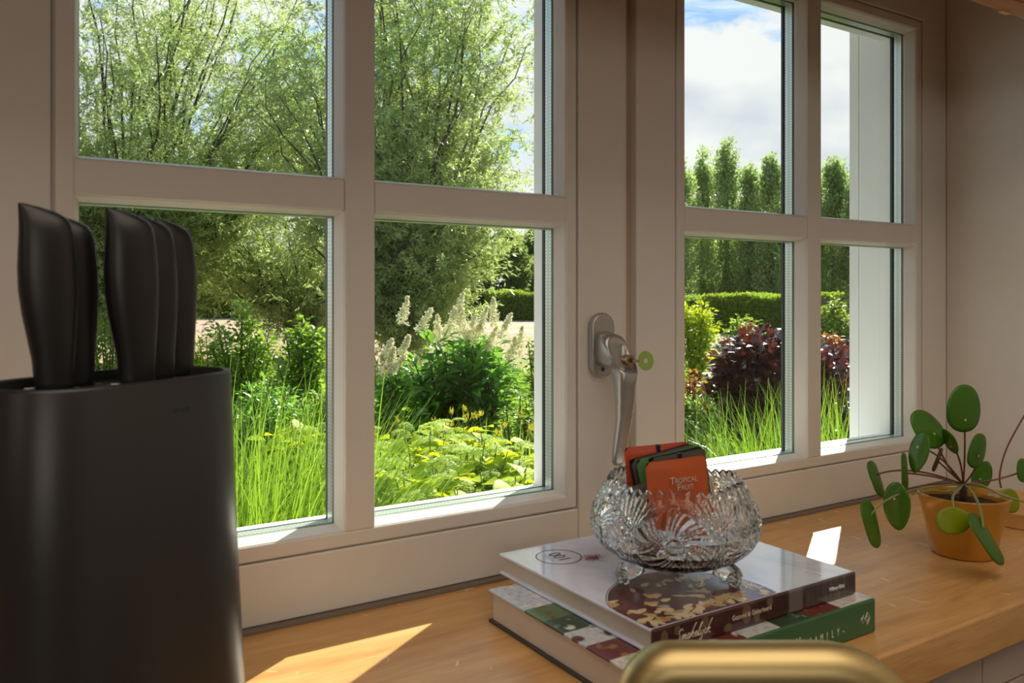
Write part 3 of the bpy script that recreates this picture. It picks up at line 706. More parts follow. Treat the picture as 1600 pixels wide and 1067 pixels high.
# ================================================================== tea sachets in the bowl
def paper(name, c_): 
    m, t, out = new_mat(name); tc = t.n('ShaderNodeTexCoord').outputs['Object']; nz = t.noise(tc, 60, 4, .6)
    c = t.mix(nz, tuple(v * .85 for v in c_), tuple(min(1, v * 1.12) for v in c_)); pbsdf(t, out, c, .4, bump=nz, bstr=.12, bdist=.002); return m
m_or = paper('orange_paper', (.52, .10, .024)); m_rd = paper('red_orange_paper', (.50, .062, .016)); m_grn = paper('green_paper', (.085, .25, .085))
m_nv = paper('navy_paper', (.012, .012, .03)); m_br = paper('brown_paper', (.085, .070, .052)); m_silv = simple('silver_print', (.75, .68, .60), .3, metal=.3)
def sachet(name, label, TL, TR, hgt, mat, lean=0.0, thick=.003, bulge=.002, stripe=None):
    """thin filled paper pouch between two top corners, hanging down by hgt"""
    TL, TR = Vector(TL), Vector(TR); ax = (TR - TL); wd = ax.length; x = ax.normalized()
    nrm = Vector((-x.y, x.x, 0)).normalized() * -1                   # toward the camera
    dn = (Vector((0, 0, -1)) + nrm * lean); dn = (dn - x * dn.dot(x)).normalized()
    o_ = (TL + TR) / 2 + dn * hgt / 2; M = frame_M(o_, x, -dn)
    e = empty(name); e.matrix_world = M; tag(e, label, 'tea sachet', 'tea sachets in the crystal bowl')
    nx, ny = 14, 14; mb = MB(); vs = []
    for sgn in (1, -1):
        for j in range(ny + 1):
            for i in range(nx + 1):
                u, v = i / nx * 2 - 1, j / ny * 2 - 1
                cr = .003; X, Y = u * wd / 2, v * hgt / 2
                if abs(u) == 1 and abs(v) == 1: X -= math.copysign(.0012, X); Y -= math.copysign(.0012, Y)
                zz = sgn * (thick / 2 * max(0, 1 - max(abs(u), abs(v)) ** 10) + bulge * (1 - u * u) * (1 - v * v)) + .0006 * math.sin(3 * u + 2 * v)
                vs.append((X, Y, zz))
    s_ = (nx + 1) * (ny + 1); fs = []
    for j in range(ny):
        for i in range(nx):
            a = j * (nx + 1) + i; fs.append((a, a + 1, a + nx + 2, a + nx + 1)); fs.append((s_ + a, s_ + a + nx + 1, s_ + a + nx + 2, s_ + a + 1))
    for i in range(nx): fs.append((i + 1, i, s_ + i, s_ + i + 1)); a = ny * (nx + 1) + i; fs.append((a, a + 1, s_ + a + 1, s_ + a))
    for j in range(ny): a = j * (nx + 1); fs.append((a, a + nx + 1, s_ + a + nx + 1, s_ + a)); a += nx; fs.append((a + nx + 1, a, s_ + a, s_ + a + nx + 1))
    mb.add(vs, fs).build('pouch', mat, e, smooth=True)
    if stripe:
        MB().box(stripe - .0022, stripe + .0022, hgt / 2 - .014, hgt / 2 - .0002, -thick / 2 - .0012, thick / 2 + .0012).build('dark_label', m_nv, e, bevel=.0004)
    return e
d = (0, 0)
sf = sachet('tea_sachet', 'front orange tea sachet lettered TROPICAL FRUIT in the crystal bowl', P(1008.5, 723, .752), P(1103, 711, .764), .066, m_or, lean=.0, thick=.0028)
for ch, fs_, x_, y_, xs_ in (('T', .0090, -.0095, .0140, 1.0), ('ROPICAL', .0066, -.0042, .0136, .82), ('F', .0090, -.0030, .0072, 1.0), ('RUIT', .0066, .0016, .0068, .82)):
    text_mesh('lettering', ch, fs_, Matrix.Translation((x_, y_, .0046)), m_silv, sf, xs=xs_, align='LEFT')
sachet('tea_sachet', 'brown tea sachet directly behind the front orange sachet', P(1016, 716, .770), P(1102, 700, .782), .072, m_br, stripe=.0008)
sachet('tea_sachet', 'dark navy tea sachet just behind the brown one, edge only', P(1012, 716, .778), P(1097, 696, .788), .072, m_nv, thick=.002, bulge=.001)
sachet('tea_sachet', 'green tea sachet in the middle of the bunch', P(994, 719, .785), P(1093, 694.5, .796), .072, m_grn)
sachet('tea_sachet', 'grey-brown tea sachet between the green one and the rear navy one', P(985.5, 719, .792), P(1085, 692.5, .802), .070, m_br)
sachet('tea_sachet', 'rear dark navy tea sachet in front of the red-orange one', P(981.5, 719, .798), P(1079, 691.5, .806), .068, m_nv, thick=.002, bulge=.001)
sachet('tea_sachet', 'rearmost red-orange tea sachet with a dark label, nearest the window', P(975.5, 699, .808), P(1077, 689.5, .816), .066, m_rd, stripe=.0005)
sachet('tea_sachet', 'brown tea sachet lying low at the left inside the bowl', P(974, 765, .790), P(1012, 752, .772), .045, m_br, thick=.004)

# ================================================================== potted pilea
def glaze():
    m, t, out = new_mat('mustard_glaze'); tc = t.n('ShaderNodeTexCoord').outputs['Object']
    c = t.ramp(t.noise(tc, 9, 3), [(.3, (.46, .19, .012)), (.7, (.54, .24, .018))]); pbsdf(t, out, c, .22, coat=.5, crough=.1); return m
PC = Vector((1.028, -.234, 0))
pot = empty('plant_pot', PC); tag(pot, 'mustard yellow glazed pot with a pilea at the right of the sill', 'pot')
prof = [(.0300, .0), (.0345, .0008), (.0362, .003), (.0400, .020), (.0452, .045), (.0495, .062), (.0515, .0725), (.0518, .0745), (.0510, .0755), (.0490, .0745), (.0480, .066), (.0475, .055)]
MB().lathe(prof, 72, cap=False).build('pot_body', glaze(), pot, smooth=True)
MB().lathe([(.0001, .0), (.0300, .0)], 72, cap=False).build('pot_base', glaze(), pot)
def soil_mat(name, a, b, sc=200):
    m, t, out = new_mat(name); tc = t.n('ShaderNodeTexCoord').outputs['Object']; nz = t.noise(tc, sc, 4, .7)
    pbsdf(t, out, t.ramp(nz, [(.35, a), (.65, b)]), .95, bump=nz, bstr=.8, bdist=.003); return m
sm_ = MB(); ns = 30; vs = []
for i in range(9):
    for k in range(ns):
        r_ = .0485 * i / 8 + .0001; a = 2 * math.pi * k / ns; vs.append((r_ * math.cos(a), r_ * math.sin(a), .063 + (1 - i / 8) * .004 + random.uniform(-.0012, .0012)))
sm_.add(vs, [(i * ns + k, i * ns + (k + 1) % ns, (i + 1) * ns + (k + 1) % ns, (i + 1) * ns + k) for i in range(8) for k in range(ns)])
sm_.build('soil', soil_mat('potting_soil', (.012, .007, .005), (.06, .035, .022)), pot)
# plant
def leaf_mat(name, c_a, c_b, trans=.35, rough=.35, coat=0.0, tone=False, tr_col=None, spec=.5):
    m, t, out = new_mat(name); tc = t.n('ShaderNodeTexCoord').outputs['Object']
    if tone: f = t.n('ShaderNodeAttribute', attribute_name='tone').outputs['Fac']
    else: f = t.noise(tc, 14, 3)
    c = t.mix(f, c_a, c_b)
    p = t.n('ShaderNodeBsdfPrincipled'); t.l(c, p.inputs['Base Color']); p.inputs['Roughness'].default_value = rough
    p.inputs['Coat Weight'].default_value = coat; p.inputs['Specular IOR Level'].default_value = spec
    tl = t.n('ShaderNodeBsdfTranslucent')
    t.l(t.mix(.5, c, tr_col or (min(1, c_b[0] * 1.8), min(1, c_b[1] * 1.7), c_b[2] * .5)), tl.inputs[0])
    mx = t.n('ShaderNodeMixShader'); mx.inputs[0].default_value = trans
    t.l(p.outputs[0], mx.inputs[1]); t.l(tl.outputs[0], mx.inputs[2]); t.l(mx.outputs[0], out.inputs[0]); return m
m_pil = leaf_mat('pilea_leaf', (.06, .19, .014), (.10, .26, .020), .35, .28)
m_pily = leaf_mat('pilea_leaf_yellow', (.22, .30, .010), (.36, .42, .015), .35, .3)
m_piln = leaf_mat('pilea_leaf_navel', (.5, .62, .3), (.55, .65, .3), .2)
m_pet = simple('petiole', (.17, .055, .030), .35); m_petg = simple('petiole_green', (.22, .26, .09), .35)
pil = empty('pilea_plant', (PC.x, PC.y, .064)); tag(pil, 'pilea with round glossy leaves on thin stalks growing in the mustard pot', 'houseplant')
PO = Vector(pil.location); CR = P(1505, 757, 1.02)
def bez(a, b, c, n=14): return [a * (1 - u) ** 2 + b * 2 * u * (1 - u) + c * u * u for u in [k / n for k in range(n + 1)]]
MB().tube([PC + Vector((0, 0, .058)) - PO, CR - PO + Vector((0, 0, -.006)), CR - PO + Vector((0, 0, .004))], [.005, .0045, .003], 10).build('stem', simple('stem_bark', (.09, .045, .03), .7), pil, smooth=True)
def pilea_leaf(px, py, hl, hs, dx, dy, dist, att, tiltsign=1, mat=None, pet=None, petr=.0011, ctrl=None, navel=True, stalk=True, cup=.10):
    """disc with half length hl and half width hs as seen (pixels), long axis (dx,dy), att = stalk point along the long axis (-1..1)"""
    c = P(px, py, dist); k = dist / 1285; n_ = math.hypot(dx, dy); L = (VR * dx - VU * dy) / n_
    VFd = (c - CAM).normalized()
    S = (VR * dy + VU * dx) / n_ ; r_ = hl * k; rat = min(.985, hs / (hl * .78))
    bvec = (S * rat + VFd * tiltsign * math.sqrt(1 - rat * rat)) * (r_ * .78); avec = L * r_
    nrm = avec.cross(bvec).normalized()
    if nrm.dot(CAM - c) < 0: nrm = -nrm; bvec = -bvec
    vs = []; rings = 6; seg = 28
    for i in range(rings + 1):
        for q in range(seg):
            a = 2 * math.pi * q / seg; rr2 = i / rings
            ca, sa = math.cos(a), math.sin(a); egg = 1 + .10 * ca * (1 if att > 0 else -1)
            p = avec * (ca * rr2) + bvec * (sa * rr2 * egg) + nrm * (-cup * r_ * rr2 ** 2 + .03 * r_ * math.sin(3 * a) * rr2 ** 2)
            vs.append(p)
    fs = [(i * seg + q, i * seg + (q + 1) % seg, (i + 1) * seg + (q + 1) % seg, (i + 1) * seg + q) for i in range(rings) for q in range(seg)]
    mb = MB().add(vs, fs); bm_me = mb.build('leaf', mat or m_pil, pil, smooth=True, recalc=False)
    me_ = bm_me.data; bm = bmesh.new(); bm.from_mesh(me_); bmesh.ops.remove_doubles(bm, verts=bm.verts, dist=1e-7); bm.to_mesh(me_); bm.free()
    so = bm_me.modifiers.new('thick', 'SOLIDIFY'); so.thickness = .0006; so.offset = 0
    bm_me.location = c - PO
    A = c + avec * att * .55
    if navel and rat > .4:
        nv = MB(); kk_ = 10; q0 = A - c + nrm * .0008
        nv.add([q0 + (avec.normalized() * math.cos(2 * math.pi * j / kk_) + bvec.normalized() * math.sin(2 * math.pi * j / kk_)) * .0017 for j in range(kk_)], [tuple(range(kk_))])
        nv.build('leaf_navel', m_piln, bm_me, recalc=False)
    if stalk:
        A2 = A - nrm * .0012 if rat > .35 else A
        mid = ctrl if ctrl is not None else (CR + A2) / 2 + Vector((0, 0, .012))
        MB().tube([p - PO for p in bez(CR, mid, A2)], petr, 7).build('petiole', pet or m_pet, pil, smooth=True)
pilea_leaf(1508.8, 638.5, 37.6, 27.2, -.06, 1, 1.00, .85, ctrl=P(1509, 700, 1.02))
pilea_leaf(1452.4, 669.5, 35, 21, 135, 175, .99, .55, ctrl=P(1480, 735, 1.0))
pilea_leaf(1433, 705.7, 33.5, 15, -45, 212, .965, -.4, -1, ctrl=P(1470, 705, .99))
pilea_leaf(1416.5, 736, 29, 5.5, .05, 1, .985, .2, mat=m_pil, ctrl=P(1460, 742, 1.0))
pilea_leaf(1371.7, 748, 30, 8.5, 60, 175, 1.03, -.4, 1, ctrl=P(1420, 722, 1.02))
pilea_leaf(1399.5, 791.5, 38, 21, 25, 240, .97, -.6, -1, ctrl=P(1430, 750, .99))
pilea_leaf(1365, 818, 39.5, 12, 62, 240, .94, -.6, 1, pet=m_petg, ctrl=P(1390, 758, .96))
pilea_leaf(1529.5, 705, 28, 14, -38, 165, 1.0, .45, ctrl=P(1528, 735, 1.01))
pilea_leaf(1483, 690.7, 22, 8.5, 68, 117, .985, .6, -1, ctrl=P(1503, 715, 1.0))
pilea_leaf(1534, 743, 24, 15.5, -50, 130, 1.07, .5, -1, ctrl=P(1520, 755, 1.05))
pilea_leaf(1491.5, 813.5, 29, 22, 1, .06, .94, 0, mat=m_pily, stalk=False, navel=False)
MB().tube([p - PO for p in cat([tuple(CR), tuple(P(1496, 768, .985)), tuple(P(1488, 778, .955)), tuple(P(1490, 800, .944))], 6) and [Vector(q) for q in cat([tuple(CR), tuple(P(1499, 764, .99)), tuple(P(1489, 776, .955)), tuple(P(1490.5, 797, .944))], 6)]], .0014, 7).build('petiole', m_petg, pil, smooth=True)
pilea_leaf(1546, 841, 48, 11.5, 150, 240, .925, -.7, 1, pet=m_petg, petr=.0016, ctrl=P(1530, 768, .955), navel=False)
pilea_leaf(1579, 783, 20, 16.5, .4, 1, 1.06, 0, mat=m_pily, ctrl=P(1550, 757, 1.04), pet=m_petg)
pilea_leaf(1600, 735, 19, 10, .1, 1, 1.0, .1, ctrl=P(1560, 752, 1.0))
pilea_leaf(1467, 719, 20, 3.5, -50, 130, 1.02, .2, ctrl=P(1485, 738, 1.02), mat=leaf_mat('pilea_leaf_brown', (.10, .09, .02), (.14, .12, .03)))
MB().tube([Vector(q) - PO for q in cat([tuple(P(1564, 762, 1.06)), tuple(P(1562, 740, 1.06)), tuple(P(1573, 700, 1.06)), tuple(P(1600, 650, 1.06)), tuple(P(1625, 610, 1.06))], 8)], .0011, 7).build('petiole', m_pet, pil, smooth=True)
MB().tube([Vector(q) - PO for q in cat([tuple(CR), tuple(P(1530, 757, .99)), tuple(P(1570, 775, .97)), tuple(P(1625, 790, .95))], 8)], .0012, 7).build('petiole', m_petg, pil, smooth=True)
MB().tube([Vector(q) - PO for q in cat([tuple(CR), tuple(P(1480, 768, 1.0)), tuple(P(1455, 766, .99)), tuple(P(1425, 772, .98))], 8)], .0011, 7).build('petiole', m_petg, pil, smooth=True)
# small wooden tray at the right edge behind the pot
tr = empty('wooden_tray', (1.275, -.20, 0)); tag(tr, 'low round wooden tray cut off by the right picture edge behind the pot', 'tray')
MB().lathe([(.075, .0), (.080, .001), (.086, .022), (.084, .023), (.078, .004), (.0001, .003)], 64, cap=False).build('tray_body', oak('tray_wood', False), tr, smooth=False, bevel=0)

# ================================================================== brass tap in the foreground
def brass():
    m, t, out = new_mat('brushed_brass'); tc = t.n('ShaderNodeTexCoord').outputs['Object']
    nz = t.noise(t.mapping(tc, (4, 4, 300)), 2, 3); c = t.ramp(nz, [(.3, (.58, .45, .20)), (.7, (.64, .51, .25))]); pbsdf(t, out, c, .42, metal=1, bump=nz, bstr=.04, bdist=.0003); return m
m_brs = brass()
tap = empty('brass_tap', P(1395, 1067, .5).xyz * 1.0); tp = P(1300, 1003, .5)
TR_ = .0165; ZT_ = tp.z - TR_
def hp(px, dist=.5): q = P(px, 1003, dist); return Vector((q.x, q.y, ZT_))
left, right = hp(1006), hp(1400, .5)
ax = (right - left).normalized()
def arc(c, a0, a1, r_, n=12): return [c + ax * (r_ * math.cos(a)) + Vector((0, 0, 1)) * (r_ * math.sin(a)) for a in [a0 + (a1 - a0) * k / n for k in range(n + 1)]]
rl, rr3 = .018, .052
cl = left + ax * (rl - .000) - Vector((0, 0, rl)); cr = right - ax * (rr3 - .005) - Vector((0, 0, rr3))
pts = [cl - ax * rl + Vector((0, 0, -.10)), cl - ax * rl + Vector((0, 0, -.02))] + arc(cl, math.pi, math.pi / 2, rl) + arc(cr, math.pi / 2, 0, rr3) + [cr + ax * rr3 + Vector((0, 0, -.02)), Vector((cr.x + ax.x * rr3, cr.y + ax.y * rr3, -.199))]
base = pts[-1]; tap.location = (base.x, base.y, -.20); TO = Vector(tap.location)
tag(tap, 'blurred brushed brass kitchen tap spout in the foreground', 'tap')
MB().tube([p - TO for p in pts], TR_, 40).build('spout', m_brs, tap, smooth=True)
MB().lathe([(.0001, 0), (.027, 0), (.027, .005), (.022, .010), (.020, .05), (.017, .052)], 40, cap=False).build('tap_base', m_brs, tap, smooth=True)
q = pts[0] - TO; MB().lathe([(.0145, 0), (.0170, .001), (.0170, .014), (.0166, .015)], 40, c=(q.x, q.y, q.z - .004)).build('nozzle', m_brs, tap, smooth=True)
MB().tube([(0, 0, .07), (0, -.02, .072), (0, -.07, .082)], [.006, .005, .004], 12).build('tap_lever', m_brs, tap, smooth=True)
# word mark laid on the face of the block, rising with its curve
bpy.context.view_layer.update()
bb = [o for o in kb.children if o.name.startswith('block_body')][0]
def on_block(px, py):
    d_ = (P(px, py, 1) - CAM).normalized(); ok, loc, nr, idx = bb.ray_cast(CAM - Vector(kb.location), d_); return loc, nr
mk = MB()
la, na = on_block(267, 640); lb, nb = on_block(303, 634)
xx = (lb - la).normalized(); L_ = (lb - la).length; nn_ = Vector((xx.y, -xx.x, 0)).normalized(); MM = frame_M(la + nn_ * .0002, (xx.x, xx.y, 0), (0, 0, 1))
text_mesh('word_mark', 'nuannne', .0066, MM @ Matrix.Translation((L_ / 2, 0, 0)), m_gasket, kb, xs=.62, extrude=.0003, bold=.0001)

# ================================================================== garden
GZ = -.95
def gp(px, dist, z=GZ):
    q = P(px, 465, dist); return Vector((q.x, q.y, z))
m_soil = soil_mat('garden_soil', (.030, .020, .012), (.10, .075, .04), 6)
def field_mat():
    m, t, out = new_mat('bare_field'); tc = t.n('ShaderNodeTexCoord').outputs['Object']
    a = t.noise(tc, .8, 5, .65); b = t.noise(tc, 9, 5, .7)
    c = t.ramp(t.math('ADD', t.math('MULTIPLY', a, .5), t.math('MULTIPLY', b, .5)), [(.36, (.20, .12, .06)), (.50, (.42, .27, .17)), (.64, (.52, .36, .24))])
    g = t.ramp(t.noise(tc, .35, 4, .6), [(.56, 0.0), (.66, .8)])
    pbsdf(t, out, t.mix(g, c, (.16, .22, .04)), .95, bump=b, bstr=.6, bdist=.05); return m
g = MB().add([(-60, .2, GZ), (140, .2, GZ), (140, 160, GZ), (-60, 160, GZ)], [(0, 1, 2, 3)]).build('ground', m_soil); tag(g, 'garden soil below the planting', kind='structure')
g = MB().add([(-60, 9.5, GZ + .01), (140, 9.5, GZ + .01), (140, 160, GZ + .01), (-60, 160, GZ + .01)], [(0, 1, 2, 3)]).build('ground', field_mat()); tag(g, 'bare sandy field beyond the planting', kind='structure')

LM = {
 'willow': leaf_mat('willow_leaf', (.14, .205, .080), (.36, .45, .18), .44, .28, tone=True, tr_col=(.78, .98, .24)),
 'far': leaf_mat('far_foliage', (.05, .095, .028), (.17, .25, .06), .4, .6, tone=True, spec=.15, tr_col=(.45, .62, .12)),
 'poplar': leaf_mat('poplar_leaf', (.09, .15, .045), (.28, .38, .12), .42, .4, tone=True, tr_col=(.65, .9, .2)),
 'yellow': leaf_mat('mound_foliage', (.14, .18, .03), (.32, .38, .07), .4, .5, tone=True, spec=.15, tr_col=(.5, .6, .08)),
 'hedge': leaf_mat('hedge_leaf', (.06, .12, .014), (.20, .30, .03), .42, .5, tone=True, spec=.15, tr_col=(.55, .75, .06)),
 'shrub': leaf_mat('shrub_leaf', (.08, .18, .02), (.24, .38, .04), .44, .38, tone=True, tr_col=(.5, .75, .06)),
 'dark': leaf_mat('glossy_dark_leaf', (.04, .13, .025), (.15, .32, .05), .40, .27, tone=True, tr_col=(.45, .85, .08)),
 'lime': leaf_mat('lime_leaf', (.17, .30, .012), (.50, .62, .02), .42, .55, tone=True, spec=.15, tr_col=(.95, .95, .03)),
 'grass': leaf_mat('grass_blade', (.045, .12, .010), (.26, .42, .028), .38, .33, tone=True, tr_col=(.45, .75, .05)),
 'strap': leaf_mat('strap_leaf', (.10, .19, .018), (.27, .36, .035), .38, .28, tone=True, tr_col=(.6, .8, .05)),
 'purple': leaf_mat('purple_leaf', (.022, .008, .010), (.095, .024, .018), .16, .25, coat=.5, tone=True, tr_col=(.40, .07, .03)),
 'orange': leaf_mat('orange_leaf', (.20, .11, .02), (.42, .15, .03), .4, .4, tone=True, tr_col=(.8, .35, .04)),
 'plume': leaf_mat('cream_plume', (.66, .64, .40), (.92, .88, .62), .3, .8, tone=True, spec=.15, tr_col=(.7, .7, .4)),
 'head': leaf_mat('hydrangea_flower', (.40, .52, .10), (.62, .72, .24), .3, .8, tone=True, spec=.15, tr_col=(.85, .95, .3)),
 'bud': leaf_mat('daylily_bud', (.34, .38, .03), (.55, .48, .04), .25, .5, tone=True, tr_col=(.8, .6, .05)),
}
m_bark = simple('bark', (.075, .060, .042), .9, vary=.3, scale=30, bstr=.4); m_stem = simple('green_stem', (.10, .15, .04), .6)
def unit(n):
    v = rng.normal(size=(n, 3)); return v / np.linalg.norm(v, axis=1, keepdims=True)
def leaves_mesh(name, C, D, L, Wd, mat, tone=None, nrm=None, fold=.15, simple2=False):
    """C centres (n,3); D directions (n,3); L, Wd arrays or floats. Each leaf: 6 verts, 4 tris"""
    n = len(C); L = np.broadcast_to(L, n)[:, None]; Wd = np.broadcast_to(Wd, n)[:, None]
    D = D / (np.linalg.norm(D, axis=1, keepdims=True) + 1e-9)
    if nrm is None: nrm = unit(n)
    S = np.cross(D, nrm); S /= (np.linalg.norm(S, axis=1, keepdims=True) + 1e-9); N = np.cross(S, D)
    a = C; b = C + D * L * .42 + S * Wd * .5 + N * Wd * fold; c = C + D * L - N * L * .12; d = C + D * L * .42 - S * Wd * .5 + N * Wd * fold; m_ = C + D * L * .45
    tn = rng.random(n) if tone is None else np.clip(tone, 0, 1)
    if simple2:
        V = np.stack([a, b, c, d], 1).reshape(-1, 3); o = np.arange(n)[:, None] * 4
        return fast_mesh(name, V, np.concatenate([o + [0, 1, 2], o + [0, 2, 3]], 0), mat, np.repeat(tn, 4))
    V = np.stack([a, b, c, d, m_], 1).reshape(-1, 3); o = np.arange(n)[:, None] * 5
    F = np.concatenate([o + [0, 1, 4], o + [1, 2, 4], o + [2, 3, 4], o + [3, 0, 4]], 0)
    return fast_mesh(name, V, F, mat, np.repeat(tn, 5))
def blades_mesh(name, base, az, lean, H, Wd, mat, segs=5, curl=1.4, tone=None):
    """arching ribbons"""
    n = len(base); dirh = np.stack([np.cos(az), np.sin(az), np.zeros(n)], 1); side = np.stack([-np.sin(az), np.cos(az), np.zeros(n)], 1)
    tw = rng.normal(0, .5, n)[:, None]; side = side * np.cos(tw) + dirh * np.sin(tw)
    P_ = base.copy(); rows = []
    for i in range(segs + 1):
        u = i / segs; wd = Wd * (1 - u ** 1.7) * .5 * (0.6 + .4 * min(1, u * 5)) + .0002
        rows.append(P_ + side * wd[:, None]); rows.append(P_ - side * wd[:, None])
        ang = lean + curl * lean * 1.6 * u ** 1.5
        st = (H / segs)[:, None]; P_ = P_ + st * (dirh * np.sin(ang)[:, None] + np.array([0, 0, 1.0]) * np.cos(ang)[:, None])
    V = np.stack(rows, 1).reshape(-1, 3); k = 2 * (segs + 1); o = np.arange(n)[:, None] * k
    F = np.concatenate([o + [2 * i, 2 * i + 1, 2 * i + 3, 2 * i + 2] for i in range(segs)], 0)
    tn = rng.random(n) if tone is None else tone
    return fast_mesh(name, V, F, mat, np.repeat(tn, k))
def stuff(o): o['kind'] = 'stuff'; return o
def local(V, org): return V - np.array(org)[None, :]

# ---------------- willows: fans of upright stems, drooping twigs of narrow leaves
def willow(pos, crown_c, crown_r, nst, nleaf, label, seed, trunk_r=.11):
    rr = np.random.default_rng(seed); r0 = random.Random(seed)
    e = empty('willow_tree', pos); tag(e, label, 'tree', 'willows beyond the flower bed')
    cc = Vector(crown_c) - Vector(pos); cr = Vector(crown_r)
    tr_ = MB(); fork = Vector((0, 0, .30)); tr_.tube([(0, 0, -.1), (.02, 0, .1), fork], [trunk_r * 1.3, trunk_r, trunk_r * .95], 10); tr_.build('trunk', m_bark, e, smooth=True)
    tips = []
    for k in range(nst):
        # direction to a random point of the crown shell
        while True:
            v = Vector((r0.uniform(-1, 1), r0.uniform(-1, 1), r0.uniform(-.75, 1)))
            if .25 < v.length < 1: break
        v.normalize(); tgt = cc + Vector((v.x * cr.x, v.y * cr.y, v.z * cr.z)) * r0.uniform(.75, 1.0)
        mid = fork.lerp(tgt, .5) + Vector((0, 0, cr.z * .16))
        pts = bez(fork, mid, tgt, 9); n_ = len(pts)
        pts = [p + Vector((r0.gauss(0, .03), r0.gauss(0, .03), 0)) * min(i, 3) for i, p in enumerate(pts)]
        b_ = MB().tube(pts, [trunk_r * .30 * (1 - i / n_) ** 1.1 + .004 for i in range(n_)], 5); b_.build('branch', m_bark, e, smooth=True)
        for i in range(1, n_): tips.append((pts[i], (pts[i] - pts[i - 1]).normalized(), i / n_))
    # twigs
    tw = MB(); C = []; D = []; T = []; per = 26
    nt = max(1, nleaf // per)
    for k in range(nt):
        p, d, u = tips[r0.randrange(len(tips))]; p = p + Vector((r0.gauss(0, .26), r0.gauss(0, .26), r0.gauss(0, .26)))
        dd = (d * .7 + Vector((r0.gauss(0, .7), r0.gauss(0, .7), r0.gauss(.25, .5)))).normalized(); ln = r0.uniform(.35, .8)
        q = [p, p + dd * ln * .5, p + dd * ln * .9 + Vector((0, 0, -.12 * ln))]
        if k % 5 == 0: tw.tube(q, [.005, .003, .0015], 3)
        us = rr.random(per); A = np.array(q[0])[None] * (1 - us[:, None]) ** 2 + np.array(q[1])[None] * 2 * (us * (1 - us))[:, None] + np.array(q[2])[None] * us[:, None] ** 2
        C.append(A + rr.normal(0, .02, (per, 3))); D.append(np.array(dd)[None] * .8 + rr.normal(0, .6, (per, 3)) + np.array([[0, 0, -.35]])); T.append(np.full(per, r0.random()) * .5 + rr.random(per) * .5)
    stuff(tw.build('twigs', m_bark, e))
    C = np.concatenate(C); D = np.concatenate(D); T = np.concatenate(T); n = len(C)
    me = leaves_mesh('foliage', C, D, rr.uniform(.08, .14, n), rr.uniform(.016, .025, n), LM['willow'], T, simple2=True)
    stuff(link_mesh('foliage', me, e)); return e
def rel(px, dist, py): return tuple(P(px, py, dist))
def crown(px, py, dist, rpx, rpy, depth=None):
    k = dist / 1285; return rel(px, dist, py), (rpx * k, (depth or rpx * k), rpy * k)
c_, r_ = crown(620, 190, 13.5, 220, 290, 2.2)
willow(tuple(gp(628, 13.5)), c_, r_, 70, 150000, 'large willow with a fan of stems whose crown ends right of the middle panes', 21, .13)
c_, r_ = crown(270, 130, 15.0, 320, 300, 3.0)
willow(tuple(gp(190, 15.0)), c_, r_, 90, 190000, 'tall loose willow filling the left upper pane behind the knife block', 22, .13)
c_, r_ = crown(455, 340, 17.5, 200, 135, 2.2)
willow(tuple(gp(480, 17.5)), c_, r_, 40, 60000, 'low darker willow between the two larger willows', 23, .09)

# ---------------- distant trees
def blob_tree(name, px, dist, top, half, mat, n, label, group, seed, lf=.16, base=0.0, columnar=False, cat='tree'):
    rr = np.random.default_rng(seed); org = gp(px, dist); e = empty(name, org); tag(e, label, cat, group)
    k = dist / 1285; Ht = (465 - top) * k + (CAM.z - GZ); Wr = half * k
    MB().tube([(0, 0, 0), (.05, 0, Ht * .5), (0, .05, Ht * .85)], [.16, .11, .04], 7).build('trunk', m_bark, e, smooth=True)
    nb = 120 if columnar else 60; cs = []
    for j in range(nb):
        u = rr.random(); z = Ht * (base + (.97 - base) * u); wr = Wr * (math.sin(math.pi * min(1, .18 + .82 * u) ** (1.1 if columnar else .9)) ** .6) * rr.uniform(.55, 1.3) if u < .98 else Wr * .2
        a = rr.random() * 6.283; q = wr * .75 * math.sqrt(rr.random()); z = z * (rr.uniform(.88, 1.0) if columnar else 1); cs.append((q * math.cos(a), q * math.sin(a), z, Wr * (rr.uniform(.08, .24) if columnar else rr.uniform(.18, .36)) * (1.25 - u * .6)))
    cs = np.array(cs); idx = rr.integers(0, nb, n); v = rr.normal(size=(n, 3)); v /= np.linalg.norm(v, axis=1, keepdims=True)
    C = cs[idx, :3] + (rr.normal(0, .18, (n, 3)) if columnar else 0) + v * cs[idx, 3:4] * (rr.random((n, 1)) ** .4) * np.array([[1, 1, 3.0 if columnar else .9]])
    C[:, 2] = np.maximum(C[:, 2], .05)
    D = v + rr.normal(0, .5, (n, 3)) + np.array([[0, 0, .5 if columnar else 0]])
    me = leaves_mesh('foliage', C, D, rr.uniform(lf * .7, lf * 1.5, n), lf * .6, LM[mat], simple2=True, tone=(rr.random(n) * .6 + np.repeat(rr.random(nb), 1)[idx] * .4))
    stuff(link_mesh('foliage', me, e)); return e
pop = [(1052, 232, 40), (1098, 226, 38), (1136, 222, 36), (1172, 246, 30), (1206, 240, 34), (1240, 250, 32), (1272, 262, 30), (1303, 243, 36), (1340, 262, 34), (1015, 250, 36)]
words = ['far poplar just right of the meeting stile, crown cut by the frame', 'far poplar with broad ragged top, second in the row', 'tallest far poplar of the row in the third pane', 'slim low far poplar right of the tallest one', 'far poplar just left of the right vertical muntin', 'far poplar hidden mostly behind the right vertical muntin', 'short far poplar at the left edge of the last pane', 'far poplar with pointed top in the last pane', 'far poplar behind the white reveal board', 'far poplar behind the meeting stile, hardly seen']
for i, (px, top, hw) in enumerate(pop):
    blob_tree('poplar_tree', px, 50 + (i * 7) % 9, top + (-6, 8, -12, 10, -4, 12, 4, -10, 6, 0)[i], hw * 1.15, 'poplar', 11000, words[i], 'row of poplars beyond the field', 100 + i, .20, .05, True)
